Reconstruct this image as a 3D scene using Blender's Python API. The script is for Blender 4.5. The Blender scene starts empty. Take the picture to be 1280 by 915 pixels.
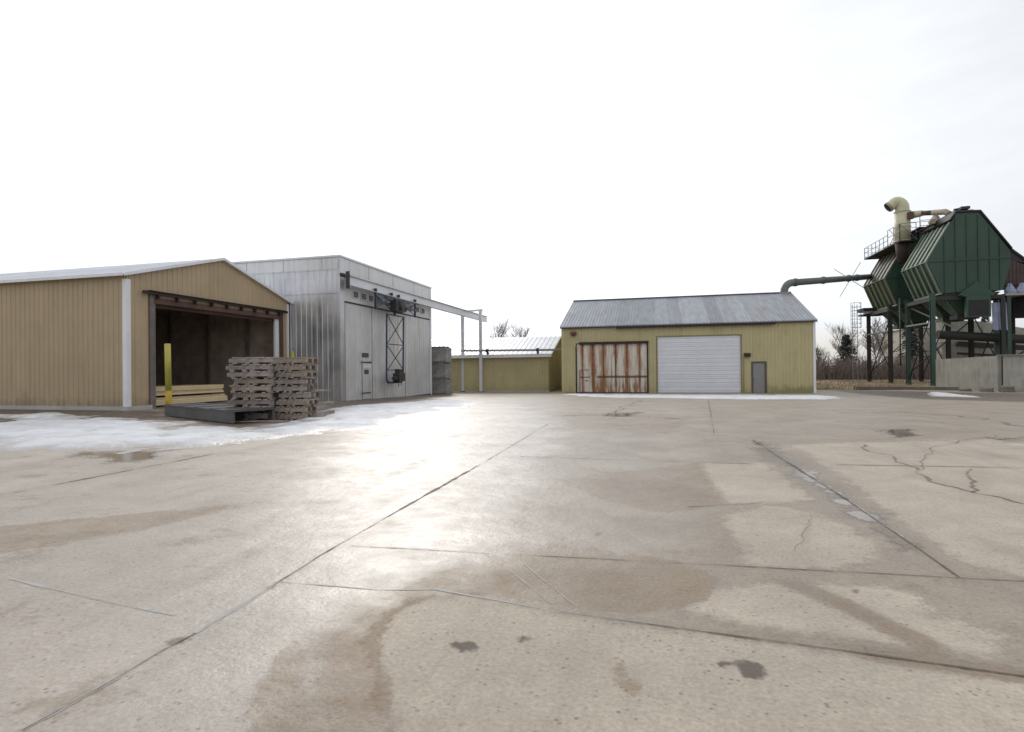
import bpy, math, random
import numpy as np
from mathutils import Vector, Matrix, noise as mn
R = math.radians
rng = random.Random(11)
scene = bpy.context.scene
col = scene.collection

# ------------------------------------------------------------------ camera
CAM_Z = 1.3
cam_d = bpy.data.cameras.new('camera'); cam_d.sensor_width = 36; cam_d.lens = 700 / 1280 * 36
cam_d.clip_start = .05; cam_d.clip_end = 6000
cam = bpy.data.objects.new('camera', cam_d); col.objects.link(cam)
_yaw, _pitch, _roll = R(14.4), 3.5 / 700, .0103
_c, _s = math.cos(_roll), math.sin(_roll)
_M = Matrix.Rotation(_yaw, 3, 'Z') @ Matrix.Rotation(_pitch, 3, 'X')
_r, _u, _f = _M @ Vector((_c, 0, -_s)), _M @ Vector((_s, 0, _c)), _M @ Vector((0, 1, 0))
cam.matrix_world = Matrix(((_r.x, _u.x, -_f.x, 0), (_r.y, _u.y, -_f.y, 0), (_r.z, _u.z, -_f.z, CAM_Z), (0, 0, 0, 1)))
scene.camera = cam

# ------------------------------------------------------------------ sky, sun, exposure
SUN_EL, SUN_AZ = R(27), R(25.7)          # azimuth measured from +Y towards -X
sun_dir = Vector((-math.sin(SUN_AZ) * math.cos(SUN_EL), math.cos(SUN_AZ) * math.cos(SUN_EL), math.sin(SUN_EL)))
w = bpy.data.worlds.new('World'); scene.world = w; w.use_nodes = True
nt = w.node_tree; N = nt.nodes; L = nt.links; N.clear()
wo = N.new('ShaderNodeOutputWorld'); bg = N.new('ShaderNodeBackground')
sky = N.new('ShaderNodeTexSky'); sky.sky_type = 'NISHITA'; sky.sun_disc = False
sky.sun_elevation = SUN_EL; sky.sun_rotation = -SUN_AZ; sky.air_density = 1.0; sky.dust_density = 2.0
tc = N.new('ShaderNodeTexCoord')
mp = N.new('ShaderNodeMapping'); mp.inputs['Scale'].default_value = (1.2, 1.2, 5.0)
L.new(tc.outputs['Generated'], mp.inputs['Vector'])
nz = N.new('ShaderNodeTexNoise'); nz.inputs['Scale'].default_value = 1.6; nz.inputs['Detail'].default_value = 6; nz.inputs['Roughness'].default_value = .55
L.new(mp.outputs[0], nz.inputs['Vector'])
sep = N.new('ShaderNodeSeparateXYZ'); L.new(tc.outputs['Generated'], sep.inputs[0])
# thin cloud deck: complete high up, opening to pale blue in a low band
lo = N.new('ShaderNodeMapRange'); lo.inputs[1].default_value = .03; lo.inputs[2].default_value = .16; L.new(sep.outputs[2], lo.inputs[0])
ad = N.new('ShaderNodeMath'); ad.operation = 'MULTIPLY_ADD'; L.new(nz.outputs['Fac'], ad.inputs[0]); ad.inputs[1].default_value = 1.6; 
sb = N.new('ShaderNodeMath'); sb.operation = 'SUBTRACT'; L.new(lo.outputs[0], sb.inputs[0]); sb.inputs[1].default_value = .30
L.new(sb.outputs[0], ad.inputs[2])
cf = N.new('ShaderNodeMapRange'); cf.inputs[1].default_value = .15; cf.inputs[2].default_value = .95; cf.inputs[3].default_value = .45; L.new(ad.outputs[0], cf.inputs[0])
dp = N.new('ShaderNodeVectorMath'); dp.operation = 'DOT_PRODUCT'; L.new(tc.outputs['Generated'], dp.inputs[0]); dp.inputs[1].default_value = sun_dir
gl = N.new('ShaderNodeMapRange'); gl.interpolation_type = 'SMOOTHSTEP'
gl.inputs[1].default_value = .55; gl.inputs[2].default_value = 1.0; gl.inputs[3].default_value = 7.9; gl.inputs[4].default_value = 12.0
L.new(dp.outputs['Value'], gl.inputs[0])
nz2 = N.new('ShaderNodeTexNoise'); nz2.inputs['Scale'].default_value = 1.1; nz2.inputs['Detail'].default_value = 7; nz2.inputs['Roughness'].default_value = .6; L.new(mp.outputs[0], nz2.inputs['Vector'])
br = N.new('ShaderNodeMapRange'); br.inputs[1].default_value = .3; br.inputs[2].default_value = .7; br.inputs[3].default_value = .87; br.inputs[4].default_value = 1.10; L.new(nz2.outputs['Fac'], br.inputs[0])
gm = N.new('ShaderNodeMath'); gm.operation = 'MULTIPLY'; L.new(gl.outputs[0], gm.inputs[0]); L.new(br.outputs[0], gm.inputs[1])
cc = N.new('ShaderNodeVectorMath'); cc.operation = 'SCALE'; cc.inputs[0].default_value = (.955, .99, 1.04); L.new(gm.outputs[0], cc.inputs['Scale'])
mx = N.new('ShaderNodeMix'); mx.data_type = 'RGBA'; L.new(cf.outputs[0], mx.inputs[0])
hs = N.new('ShaderNodeVectorMath'); hs.operation = 'SCALE'; hs.inputs['Scale'].default_value = .8; L.new(sky.outputs[0], hs.inputs[0])
L.new(hs.outputs[0], mx.inputs[6]); L.new(cc.outputs[0], mx.inputs[7])
L.new(mx.outputs[2], bg.inputs[0]); bg.inputs[1].default_value = .1
L.new(bg.outputs[0], wo.inputs[0])

sd = bpy.data.lights.new('sun', 'SUN'); sd.energy = 1.05; sd.angle = R(16); sd.color = (1, .95, .88)
so = bpy.data.objects.new('sun', sd); col.objects.link(so)
so.rotation_euler = (-sun_dir).to_track_quat('-Z', 'Y').to_euler(); so.location = (0, 0, 60)
vs = scene.view_settings; vs.view_transform = 'Standard'; vs.look = 'None'; vs.gamma = 1; vs.use_curve_mapping = False; vs.exposure = .12
scene.cycles.max_bounces = 6

# ------------------------------------------------------------------ helpers
def tag(o, label=None, cat=None, group=None, kind=None):
    if label: o['label'] = label
    if cat: o['category'] = cat
    if group: o['group'] = group
    if kind: o['kind'] = kind
    return o
def empty(name, loc, label, cat, group=None, rz=0):
    o = bpy.data.objects.new(name, None); col.objects.link(o)
    o.location = loc; o.rotation_euler = (0, 0, rz); o.empty_display_size = .2
    return tag(o, label, cat, group)
def copy_tree(o, parent=None):
    c = o.copy(); col.objects.link(c)
    if parent: c.parent = parent
    for ch in list(o.children): copy_tree(ch, c)
    return c
class MB:
    def __init__(s): s.v = []; s.f = []; s.sm = []
    def face(s, pts, sm=False):
        b = len(s.v); s.v += [tuple(p) for p in pts]; s.f.append(tuple(range(b, b + len(pts)))); s.sm.append(sm)
    def box(s, a, b, M=None):
        x0, y0, z0 = a; x1, y1, z1 = b
        P = [Vector(p) for p in ((x0,y0,z0),(x1,y0,z0),(x1,y1,z0),(x0,y1,z0),(x0,y0,z1),(x1,y0,z1),(x1,y1,z1),(x0,y1,z1))]
        if M: P = [M @ p for p in P]
        k = len(s.v); s.v += [tuple(p) for p in P]
        for f in ((3,2,1,0),(4,5,6,7),(0,1,5,4),(1,2,6,5),(2,3,7,6),(3,0,4,7)): s.f.append(tuple(k + i for i in f)); s.sm.append(False)
        return s
    def beam(s, p, q, w=.1, h=None, up=Vector((0, 0, 1))):
        p, q = Vector(p), Vector(q); h = h or w; d = (q - p).normalized()
        if abs(d.dot(up)) > .98: up = Vector((0, 1, 0))
        a = d.cross(up).normalized() * w / 2; b = a.cross(d).normalized() * h / 2
        k = len(s.v)
        for c in (p, q):
            for (i, j) in ((-1,-1),(1,-1),(1,1),(-1,1)): s.v.append(tuple(c + a * i + b * j))
        for f in ((0,3,2,1),(4,5,6,7),(0,1,5,4),(1,2,6,5),(2,3,7,6),(3,0,4,7)): s.f.append(tuple(k + i for i in f)); s.sm.append(False)
        return s
    def tube(s, pts, r, n=12, cap=True):
        pts = [Vector(p) for p in pts]; rs = r if isinstance(r, (list, tuple)) else [r] * len(pts)
        k = len(s.v); prev = None
        for i, p in enumerate(pts):
            d = (pts[min(i + 1, len(pts) - 1)] - pts[max(i - 1, 0)]).normalized()
            if prev is None:
                ref = Vector((0, 0, 1)) if abs(d.z) < .9 else Vector((1, 0, 0)); a = d.cross(ref).normalized()
            else: a = (prev - d * prev.dot(d)).normalized()
            prev = a; b = d.cross(a)
            for j in range(n):
                t = 2 * math.pi * j / n; s.v.append(tuple(p + (a * math.cos(t) + b * math.sin(t)) * rs[i]))
        for i in range(len(pts) - 1):
            for j in range(n):
                s.f.append((k + i*n + j, k + i*n + (j+1) % n, k + (i+1)*n + (j+1) % n, k + (i+1)*n + j)); s.sm.append(n > 5)
        if cap:
            s.f.append(tuple(k + j for j in reversed(range(n)))); s.sm.append(False)
            s.f.append(tuple(k + (len(pts)-1)*n + j for j in range(n))); s.sm.append(False)
        return s
    def prism(s, outline, axis, a, b):
        # outline of 2d points in the two other axes (order x,y,z skipping axis)
        def P(u, v, t): return {'x': (t, u, v), 'y': (u, t, v), 'z': (u, v, t)}[axis]
        n = len(outline); s.face([P(u, v, a) for u, v in outline]); s.face([P(u, v, b) for u, v in reversed(outline)])
        for i in range(n):
            (u0, v0), (u1, v1) = outline[i], outline[(i + 1) % n]
            s.face([P(u0, v0, b), P(u1, v1, b), P(u1, v1, a), P(u0, v0, a)])
        return s
    def build(s, name, mat, parent=None, smooth_fix=True):
        me = bpy.data.meshes.new(name); me.from_pydata(s.v, [], s.f); me.update()
        me.polygons.foreach_set('use_smooth', s.sm)
        me.materials.append(mat)
        import bmesh
        if len(s.f) < 20000:
            bm = bmesh.new(); bm.from_mesh(me); bmesh.ops.recalc_face_normals(bm, faces=bm.faces); bm.to_mesh(me); bm.free()
        o = bpy.data.objects.new(name, me); col.objects.link(o)
        if parent:
            o.parent = parent
            if getattr(s, 'world', False):
                root = parent
                while root.parent: root = root.parent
                me.transform((Matrix.Translation(root.location) @ root.rotation_euler.to_matrix().to_4x4()).inverted())
        return o
def WB():
    m = MB(); m.world = True; return m       # vertices in world coordinates, moved into the parent's frame
# ribbed sheet wall: s along d from p0, outward normal n
def ribwall(mb, p0, d, n, length, ztop, zbot, pitch=.3, rw=.05, rh=.03, openings=(), brk=(), shape='rib'):
    p0, d, n = Vector(p0), Vector(d), Vector(n)
    zt = ztop if callable(ztop) else (lambda s_: ztop)
    S = {0.0: 0.0, length: 0.0}
    k = pitch / 2
    while k < length - rw:
        if shape == 'rib':
            S[k - rw * .9] = 0; S[k - rw * .5] = rh; S[k + rw * .5] = rh; S[k + rw * .9] = 0
        k += pitch
    def dep_at(x):
        ks = sorted(S); 
        for a, b in zip(ks, ks[1:]):
            if a <= x <= b: return S[a] + (S[b] - S[a]) * (x - a) / max(1e-9, b - a)
        return 0
    for e in list(brk) + [x for o in openings for x in (o[0], o[1])]:
        if 0 < e < length and e not in S: S[e] = dep_at(e)
    ks = sorted(S)
    def q(a, b, z0a, z0b, z1a, z1b):
        A = p0 + d * a + n * S[a]; B = p0 + d * b + n * S[b]
        mb.face([(A.x, A.y, z0a), (B.x, B.y, z0b), (B.x, B.y, z1b), (A.x, A.y, z1a)])
    for a, b in zip(ks, ks[1:]):
        if b - a < 1e-5: continue
        m = (a + b) / 2; op = [o for o in openings if o[0] <= m <= o[1]]
        if op:
            o = op[0]
            if o[2] > zbot + .01: q(a, b, zbot, zbot, o[2], o[2])
            q(a, b, o[3], o[3], zt(a), zt(b))
        else: q(a, b, zbot, zbot, zt(a), zt(b))
    return mb

# ------------------------------------------------------------------ materials
def nodes(name):
    m = bpy.data.materials.new(name); m.use_nodes = True; nt = m.node_tree
    return m, nt.nodes, nt.links, nt.nodes['Principled BSDF']
def math_(N, L, op, a, b=None, c=None, clamp=False):
    n = N.new('ShaderNodeMath'); n.operation = op; n.use_clamp = clamp
    for i, x in enumerate((a, b, c)):
        if x is None: continue
        if isinstance(x, (int, float)): n.inputs[i].default_value = x
        else: L.new(x, n.inputs[i])
    return n.outputs[0]
def rng_(N, L, x, a, b, c=0., d=1., sm=False):
    n = N.new('ShaderNodeMapRange'); n.interpolation_type = 'SMOOTHSTEP' if sm else 'LINEAR'
    L.new(x, n.inputs[0])
    for i, v in enumerate((a, b, c, d)): n.inputs[i + 1].default_value = v
    return n.outputs[0]
def mixc(N, L, f, a, b, mode='MIX'):
    n = N.new('ShaderNodeMix'); n.data_type = 'RGBA'; n.blend_type = mode
    for i, x in ((0, f), (6, a), (7, b)):
        if isinstance(x, (int, float)): n.inputs[i].default_value = x
        elif isinstance(x, tuple): n.inputs[i].default_value = (*x[:3], 1)
        else: L.new(x, n.inputs[i])
    return n.outputs[2]
def noise_(N, L, vec, scale, detail=4, rough=.55, mscale=None):
    if mscale:
        mp = N.new('ShaderNodeMapping'); mp.inputs['Scale'].default_value = mscale; L.new(vec, mp.inputs[0]); vec = mp.outputs[0]
    n = N.new('ShaderNodeTexNoise'); n.inputs['Scale'].default_value = scale; n.inputs['Detail'].default_value = detail; n.inputs['Roughness'].default_value = rough
    L.new(vec, n.inputs['Vector']); return n.outputs['Fac']
def mat(name, c, rough=.6, var=.25, scale=3., metal=0., bump=.0, streak=0., streak_col=None, spots=0., spot_col=(.12,.06,.03), spec=.5, coord='Object', mscale=None, panel=0.):
    """base colour broken up by two noises; optional vertical run-off streaks and patches of rust or dirt"""
    m, N, L, b = nodes(name)
    t = N.new('ShaderNodeTexCoord'); V = t.outputs[coord]
    n1 = noise_(N, L, V, scale, 5, .6, mscale); n2 = noise_(N, L, V, scale * .23, 3)
    f = math_(N, L, 'ADD', rng_(N, L, n1, .3, .7, -.5, .5), rng_(N, L, n2, .3, .7, -.5, .5))
    f = math_(N, L, 'MULTIPLY_ADD', f, var, 1.0)
    sc = N.new('ShaderNodeVectorMath'); sc.operation = 'SCALE'; sc.inputs[0].default_value = c; L.new(f, sc.inputs['Scale'])
    o = sc.outputs[0]
    if panel:
        sx = N.new('ShaderNodeSeparateXYZ'); L.new(V, sx.inputs[0]); wn = N.new('ShaderNodeTexWhiteNoise'); wn.noise_dimensions = '1D'
        L.new(math_(N, L, 'FLOOR', math_(N, L, 'DIVIDE', math_(N, L, 'ADD', sx.outputs[0], sx.outputs[1]), .92)), wn.inputs['W'])
        o = mixc(N, L, 1., o, rng_(N, L, wn.outputs['Value'], 0, 1, 1 - panel, 1 + panel), 'MULTIPLY')
    if streak:
        s1 = noise_(N, L, V, 1.0, 5, .6, (5, 5, .35)); s2 = noise_(N, L, V, .5, 2)
        k = math_(N, L, 'MULTIPLY', rng_(N, L, s1, .5, .72, 0, 1), rng_(N, L, s2, .35, .65, .2, 1))
        k = math_(N, L, 'MULTIPLY', k, streak, clamp=True)
        o = mixc(N, L, k, o, streak_col or tuple(x * .45 for x in c))
    if spots:
        s3 = noise_(N, L, V, scale * .8, 6, .7)
        o = mixc(N, L, rng_(N, L, s3, .70 - spots * .2, .76 - spots * .2, 0, .9), o, spot_col)
    L.new(o, b.inputs['Base Color'])
    L.new(rng_(N, L, n1, .3, .7, rough - .08, min(1, rough + .08)), b.inputs['Roughness'])
    b.inputs['Metallic'].default_value = metal; b.inputs['Specular IOR Level'].default_value = spec
    if bump:
        bp = N.new('ShaderNodeBump'); bp.inputs['Strength'].default_value = 1; bp.inputs['Distance'].default_value = bump
        L.new(n1, bp.inputs['Height']); L.new(bp.outputs[0], b.inputs['Normal'])
    return m
M = {}

M['tan'] = mat('tan_steel_siding', (.43, .33, .205), .5, .14, 1.1, streak=.65, streak_col=(.31, .23, .135), panel=.05)
M['white_trim'] = mat('white_painted_trim', (.74, .75, .76), .45, .10, 3, streak=.3)
M['roof_white'] = mat('galvanised_roof_pale', (.74, .75, .78), .4, .12, 2, metal=.1)
M['olive'] = mat('olive_yellow_siding', (.475, .41, .225), .55, .14, .9, streak=.6, streak_col=(.33, .29, .13), panel=.06)
M['olive_dark'] = mat('olive_siding_weathered', (.27, .23, .075), .55, .16, 1.0, streak=.6, streak_col=(.16, .14, .05))
M['kiln'] = mat('dull_aluminium_panel', (.60, .60, .62), .36, .30, .8, metal=.7, streak=1.0, streak_col=(.22, .205, .19))
M['kiln_door'] = mat('aluminium_door_stained', (.60, .60, .61), .42, .2, 1.0, metal=.3, streak=1.0, streak_col=(.42, .34, .26), spots=.10, spot_col=(.22, .12, .06))
M['kiln_band'] = mat('pale_fascia_panel', (.70, .70, .70), .5, .14, 1.0, metal=.1, streak=.6, streak_col=(.36, .33, .30))
M['alu_beam'] = mat('pale_grey_beam', (.66, .67, .70), .4, .12, 2, metal=.2, streak=.2)
M['blue'] = mat('blue_grey_painted_steel', (.028, .045, .075), .5, .3, 6, spots=.15, spot_col=(.05, .03, .02))
M['plate'] = mat('grimy_grey_deck_steel', (.085, .08, .08), .7, .4, 4, spots=.15, spot_col=(.16, .14, .125))
M['vent'] = mat('weathered_vent_slats', (.12, .12, .125), .6, .3, 5)
M['dark'] = mat('dark_grimy_steel', (.035, .033, .033), .6, .3, 5)
M['black'] = mat('black_rubber_and_dark_openings', (.012, .012, .013), .6, .3, 5)  # rubber cables, and painted darkness in the duct mouth and gate opening
M['rust'] = mat('rusted_steel', (.105, .062, .048), .85, .5, 5, spots=.35, spot_col=(.30, .25, .22))
M['rustdark'] = mat('dark_rusty_track', (.035, .022, .018), .8, .4, 6)
M['jamb'] = mat('weathered_jamb', (.16, .135, .125), .8, .35, 4, streak=.6, streak_col=(.10, .05, .04))
M['interior'] = mat('dusty_interior_liner', (.40, .32, .26), .9, .5, 1.5, streak=.5, streak_col=(.10, .08, .065))
M['floor'] = mat('dirty_floor', (.20, .17, .14), .9, .3, 3)
M['board'] = mat('pale_sawn_lumber', (.66, .53, .33), .7, .2, 2, mscale=(1, 6, 20))
M['bollard'] = mat('yellow_bollard_paint', (.42, .37, .07), .55, .3, 5, spots=.12, spot_col=(.25, .13, .05))
M['bollard_low'] = mat('scuffed_orange_yellow_paint', (.46, .31, .03), .65, .5, 9, spots=.25, spot_col=(.10, .07, .05))
M['conc_wall'] = mat('weathered_cast_concrete', (.40, .385, .34), .9, .22, 1.6, bump=.01, streak=.9, streak_col=(.15, .135, .11), spots=.12, spot_col=(.20, .19, .12))
M['conc_edge'] = mat('pale_concrete_base', (.42, .41, .39), .85, .2, 3, bump=.005)
M['door_white'] = mat('white_door_panels', (.72, .725, .77), .45, .06, 1.5, streak=.15, streak_col=(.50, .51, .56))
M['door_grey'] = mat('grey_door_leaf', (.24, .235, .225), .5, .12, 3)
M['frame_brown'] = mat('brown_door_frame', (.10, .07, .055), .6, .2, 4)
M['pipe'] = mat('grey_green_pipe', (.13, .145, .135), .5, .25, 3, streak=.4)
M['pipe_pale'] = mat('pale_grey_pipe', (.33, .31, .31), .5, .25, 3)
M['green'] = mat('dark_green_painted_plate', (.026, .066, .044), .5, .45, .7, streak=.9, streak_col=(.055, .042, .032), spots=.04, spot_col=(.05, .03, .022))
M['green_rib'] = mat('faded_green_channel', (.15, .20, .14), .6, .3, 1.5, spots=.12, spot_col=(.16, .09, .05))
M['green_rib_rusty'] = mat('rust_faded_channel', (.27, .235, .185), .7, .3, 1.5, spots=.35, spot_col=(.15, .08, .055))
M['green_rib_low'] = mat('yellowed_green_channel', (.16, .155, .08), .7, .3, 1.5, spots=.2, spot_col=(.10, .07, .03))
M['green_leg'] = mat('green_leg_paint', (.03, .065, .05), .55, .3, 2)
M['leg_dark'] = mat('dark_leg_steel', (.026, .027, .025), .7, .3, 2)
M['cream'] = mat('cream_painted_duct', (.56, .53, .36), .5, .15, 2, spots=.06, spot_col=(.10, .05, .03))
M['cream_rust'] = mat('cream_duct_rusting', (.40, .33, .25), .7, .3, 2, spots=.45, spot_col=(.10, .05, .04))
M['galv'] = mat('grey_galvanised_rail', (.22, .23, .24), .5, .2, 5, metal=.3)
M['beige_bld'] = mat('beige_distant_siding', (.50, .45, .37), .7, .08, .5)
M['tarp'] = mat('pale_blue_grey_sheet', (.28, .31, .42), .6, .3, 3)
M['redbrown'] = mat('red_brown_rusty_cladding', (.085, .06, .055), .8, .4, 2, streak=.5)
M['bark'] = mat('grey_brown_bark', (.085, .07, .06), .95, .3, 4)
M['far_twig'] = mat('pale_grey_twigs', (.30, .27, .25), .95, .2, 2)
M['twig'] = mat('grey_brown_twigs', (.25, .215, .195), .95, .25, 2)
M['conifer'] = mat('hazed_conifer_needles', (.075, .078, .065), .9, .45, 1.2)  # needles greyed, distance haze put into the colour
M['conifer_far'] = mat('grey_green_conifer_needles', (.15, .16, .15), .9, .4, 1.2)
M['brush'] = mat('leafless_brush', (.19, .15, .13), .95, .4, .6)
M['deadgrass'] = mat('dead_straw_grass', (.38, .29, .17), .9, .35, 2)
M['chunk'] = mat('muddy_concrete_chunk', (.15, .13, .11), .9, .35, 4, bump=.02)
M['sign'] = mat('pale_notice_plate', (.62, .62, .60), .5, .1, 4)
M['sign_dark'] = mat('dark_notice_plate', (.07, .065, .06), .5, .1, 4)
M['lamp'] = mat('dark_lamp_housing', (.03, .025, .022), .5, .2, 8)
M['lamp_red'] = mat('faded_red_lamp_housing', (.12, .05, .035), .5, .2, 8)

def foot_grime(m, x0, col, z0):
    # green brown algae and splash dirt along the foot of the siding, right hand part
    N, L = m.node_tree.nodes, m.node_tree.links; b = N['Principled BSDF']; src = b.inputs['Base Color'].links[0].from_socket
    g_ = N.new('ShaderNodeNewGeometry'); sx = N.new('ShaderNodeSeparateXYZ'); L.new(g_.outputs['Position'], sx.inputs[0])
    n = noise_(N, L, g_.outputs['Position'], 2.2, 6, .7); n2 = noise_(N, L, g_.outputs['Position'], 1, 4, .6, (6, 6, .5))
    zz = math_(N, L, 'MULTIPLY_ADD', math_(N, L, 'ADD', n, n2), -1.0, sx.outputs[2])
    k = rng_(N, L, zz, z0 - 1.0, z0 - .45, 1, 0, True); k = math_(N, L, 'MULTIPLY', k, rng_(N, L, sx.outputs[0], x0, x0 + 1.5, .35, 1))
    L.new(mixc(N, L, math_(N, L, 'MULTIPLY', k, .75), src, col), b.inputs['Base Color'])
foot_grime(M['olive'], 6.8, (.19, .19, .06), -.40)
foot_grime(M['tan'], -60, (.22, .17, .11), .0)
def wood_mat(name, c):
    m, N, L, b = nodes(name)
    t = N.new('ShaderNodeTexCoord'); oi = N.new('ShaderNodeObjectInfo')
    n1 = noise_(N, L, t.outputs['Object'], 7, 5, .65, (1, 1, 3)); n2 = noise_(N, L, t.outputs['Object'], 1.7, 3)
    f = math_(N, L, 'ADD', rng_(N, L, n1, .3, .7, .55, 1.25), rng_(N, L, n2, .3, .7, -.25, .25))
    f = math_(N, L, 'ADD', f, rng_(N, L, oi.outputs['Random'], 0, 1, -.14, .14))
    sc = N.new('ShaderNodeVectorMath'); sc.operation = 'SCALE'; sc.inputs[0].default_value = c; L.new(f, sc.inputs['Scale'])
    L.new(sc.outputs[0], b.inputs['Base Color']); b.inputs['Roughness'].default_value = .9
    return m
M['wood'] = wood_mat('weathered_grey_timber', (.29, .25, .225))
M['wood2'] = wood_mat('weathered_brown_timber', (.30, .245, .20))
M['wood_crate'] = wood_mat('bleached_grey_crate_timber', (.36, .345, .33))

# ------------------------------------------------------------------ ground outlines (metres)
DRY = [[(0.58,5.32),(1.0,5.65),(1.36,5.49),(1.55,4.98),(1.52,4.42),(1.29,4.07),(0.88,3.92),(0.56,3.95),(0.58,4.39),(0.53,4.92)],[(0.51,7.88),(1.45,8.19),(1.49,5.98),(1.13,5.78),(0.65,5.64),(0.55,6.56)],[(2.12,10.18),(6.18,11.63),(8.92,12.1),(2.96,4.03),(2.15,4.07),(2.01,4.12),(1.93,4.42),(1.94,5.06),(1.98,5.93),(2.1,7.71)],[(0.28,3.48),(0.71,3.66),(0.97,3.3),(1.21,2.93),(1.0,2.96),(0.3,3.05),(0.11,3.1)],[(0.83,3.7),(1.38,3.7),(1.38,3.37),(1.58,3.22),(1.49,2.93),(1.34,2.94),(1.23,3.05),(1.01,3.45)],[(-0.95,1.84),(-1.18,2.19),(-1.38,2.44),(-1.41,2.7),(-1.34,2.95),(-0.99,3.07),(-0.51,2.96),(-0.09,2.91),(0.79,2.83),(1.45,2.75),(2.28,2.78),(0.92,1.14),(-0.59,0.76)]]
LITE = [[(-22.51,7.99),(-7.67,9.03),(-7.2,18.8),(-5.74,22.28),(-2.76,15.11),(-1.53,9.05),(-1.36,5.56),(-1.16,4.0),(-1.42,3.4),(-1.64,2.7),(-1.6,2.16),(-1.38,1.74),(-0.77,0.72),(-1.51,0.53)]]
STAIN = [[(-6.49,3.08),(-5.38,3.51),(-4.73,4.04),(-3.86,4.76),(-4.0,4.2),(-4.26,3.57),(-4.66,3.04),(-5.47,2.59)],[(-1.42,1.66),(-1.55,1.92),(-1.7,2.25),(-1.68,2.37),(-1.47,2.06),(-1.18,1.7)],[(-1.14,1.71),(-1.4,2.08),(-1.51,2.41),(-1.51,2.63),(-1.32,2.45),(-1.13,2.14),(-0.89,1.77)],[(-1.48,2.5),(-1.5,2.89),(-1.35,3.27),(-1.09,3.75),(-1.01,3.89),(-1.12,3.47),(-1.25,3.04),(-1.39,2.76),(-1.34,2.45)],[(-0.96,3.69),(-0.46,4.06),(-0.12,3.88),(0.26,3.54),(0.16,3.22),(-0.18,3.04),(-0.54,3.11),(-0.86,3.28)],[(0.71,3.68),(0.83,3.7),(1.01,3.45),(1.23,3.05),(1.25,2.94),(1.15,2.94),(0.97,3.3)],[(-1.31,3.11),(-1.12,3.47),(-1.0,3.85),(-0.69,4.05),(-0.45,3.98),(0.04,3.92),(0.37,3.66),(0.25,3.32),(-0.1,3.06),(-0.53,3.06),(-1.0,3.1)],[(-2.86,17.0),(0.82,15.72),(0.3,11.68),(-1.69,12.13)],[(0.78,2.91),(1.14,2.92),(1.49,2.83),(1.45,2.75),(0.93,2.77)],[(-0.68,12.29),(-0.1,12.71),(0.22,11.66),(-0.31,11.16)],[(-0.21,2.56),(-0.11,2.42),(-0.08,2.28),(-0.16,2.37)],[(-1.09,6.46),(0.51,7.88),(0.57,5.63),(0.06,5.21),(-0.47,5.57)]]
SPOT = [[(-0.97,2.51),(-0.93,2.55),(-0.86,2.55),(-0.82,2.51),(-0.83,2.44),(-0.9,2.44)],[(-0.67,2.64),(-0.62,2.67),(-0.57,2.64),(-0.6,2.6),(-0.65,2.59)],[(0.33,2.63),(0.38,2.67),(0.43,2.64),(0.44,2.55),(0.39,2.5),(0.34,2.52)],[(0.24,2.61),(0.31,2.66),(0.32,2.6),(0.27,2.57)],[(-0.5,4.46),(-0.41,4.44),(-0.44,4.32)],[(1.07,3.66),(1.13,3.63),(1.07,3.57)],[(-2.29,2.89),(-2.28,2.97),(-2.23,2.91),(-2.24,2.86)],[(-2.31,2.2),(-2.25,2.3),(-2.2,2.27),(-2.21,2.15)],[(-2.42,4.99),(-2.31,5.12),(-2.25,4.96),(-2.32,4.89)],[(-3.23,6.33),(-3.33,7.14),(-3.22,7.58),(-3.06,7.06),(-3.07,6.47),(-3.11,6.15)],[(-4.28,8.01),(-4.03,8.05),(-3.76,7.86),(-3.94,7.74)],[(0.95,2.34),(0.98,2.35),(0.96,2.32)]]
PUD = [[(-9.33,7.07),(-8.71,7.46),(-7.9,7.7),(-7.49,7.08),(-7.31,6.51),(-7.47,6.34),(-8.13,6.57)],[(4.3,12.61),(4.93,13.16),(4.64,11.73),(4.14,11.4)],[(5.66,11.54),(6.51,12.04),(5.93,10.76),(5.45,10.77)],[(-1.36,16.44),(-0.48,17.39),(-0.64,15.47),(-1.12,14.8)],[(1.46,10.38),(1.86,10.45),(1.86,7.84),(1.82,6.16),(1.82,5.2),(1.76,4.47),(1.65,4.45),(1.64,5.55),(1.58,7.39)]]
MUD = [[(-28.86,16.25),(-16.2,15.33),(-12.58,12.28),(-15.85,12.82),(-15.95,11.56),(-18.35,10.33)],[(-9.74,13.64),(-15.76,25.71),(-15.74,41.11),(-11.67,32.96),(-12.07,25.04),(-11.7,19.37)],[(-16.2,15.33),(-13.27,16.79),(-10.33,14.1),(-9.43,11.1),(-12.18,11.88)],[(13.01,47.5),(22.18,40.2),(14.54,26.36),(11.76,29.64),(12.11,37.9)]]
SNOW = [[(-18.35,10.33),(-16.22,11.76),(-15.32,12.63),(-12.6,12.05),(-10.57,11.11),(-9.04,10.65),(-8.81,11.57),(-9.71,14.75),(-11.38,19.41),(-10.08,26.32),(-7.56,23.67),(-6.3,16.45),(-6.25,12.96),(-6.4,10.59),(-7.2,9.11),(-7.52,8.27),(-8.11,7.67),(-9.61,7.49),(-12.54,7.06)],[(-23.65,13.32),(-18.77,13.6),(-16.36,12.75),(-16.5,11.96),(-20.66,11.64)]]
SHEEN = [[(-12.59,32.89),(-4.24,30.53),(0.79,19.98),(0.24,9.37),(0.3,5.91),(0.09,3.93),(-0.64,3.76),(-1.42,3.4),(-1.64,2.7),(-1.6,2.16),(-1.38,1.74),(-1.89,1.61),(-2.67,2.51),(-3.54,4.16),(-5.22,8.38),(-6.37,12.32)]]
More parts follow.
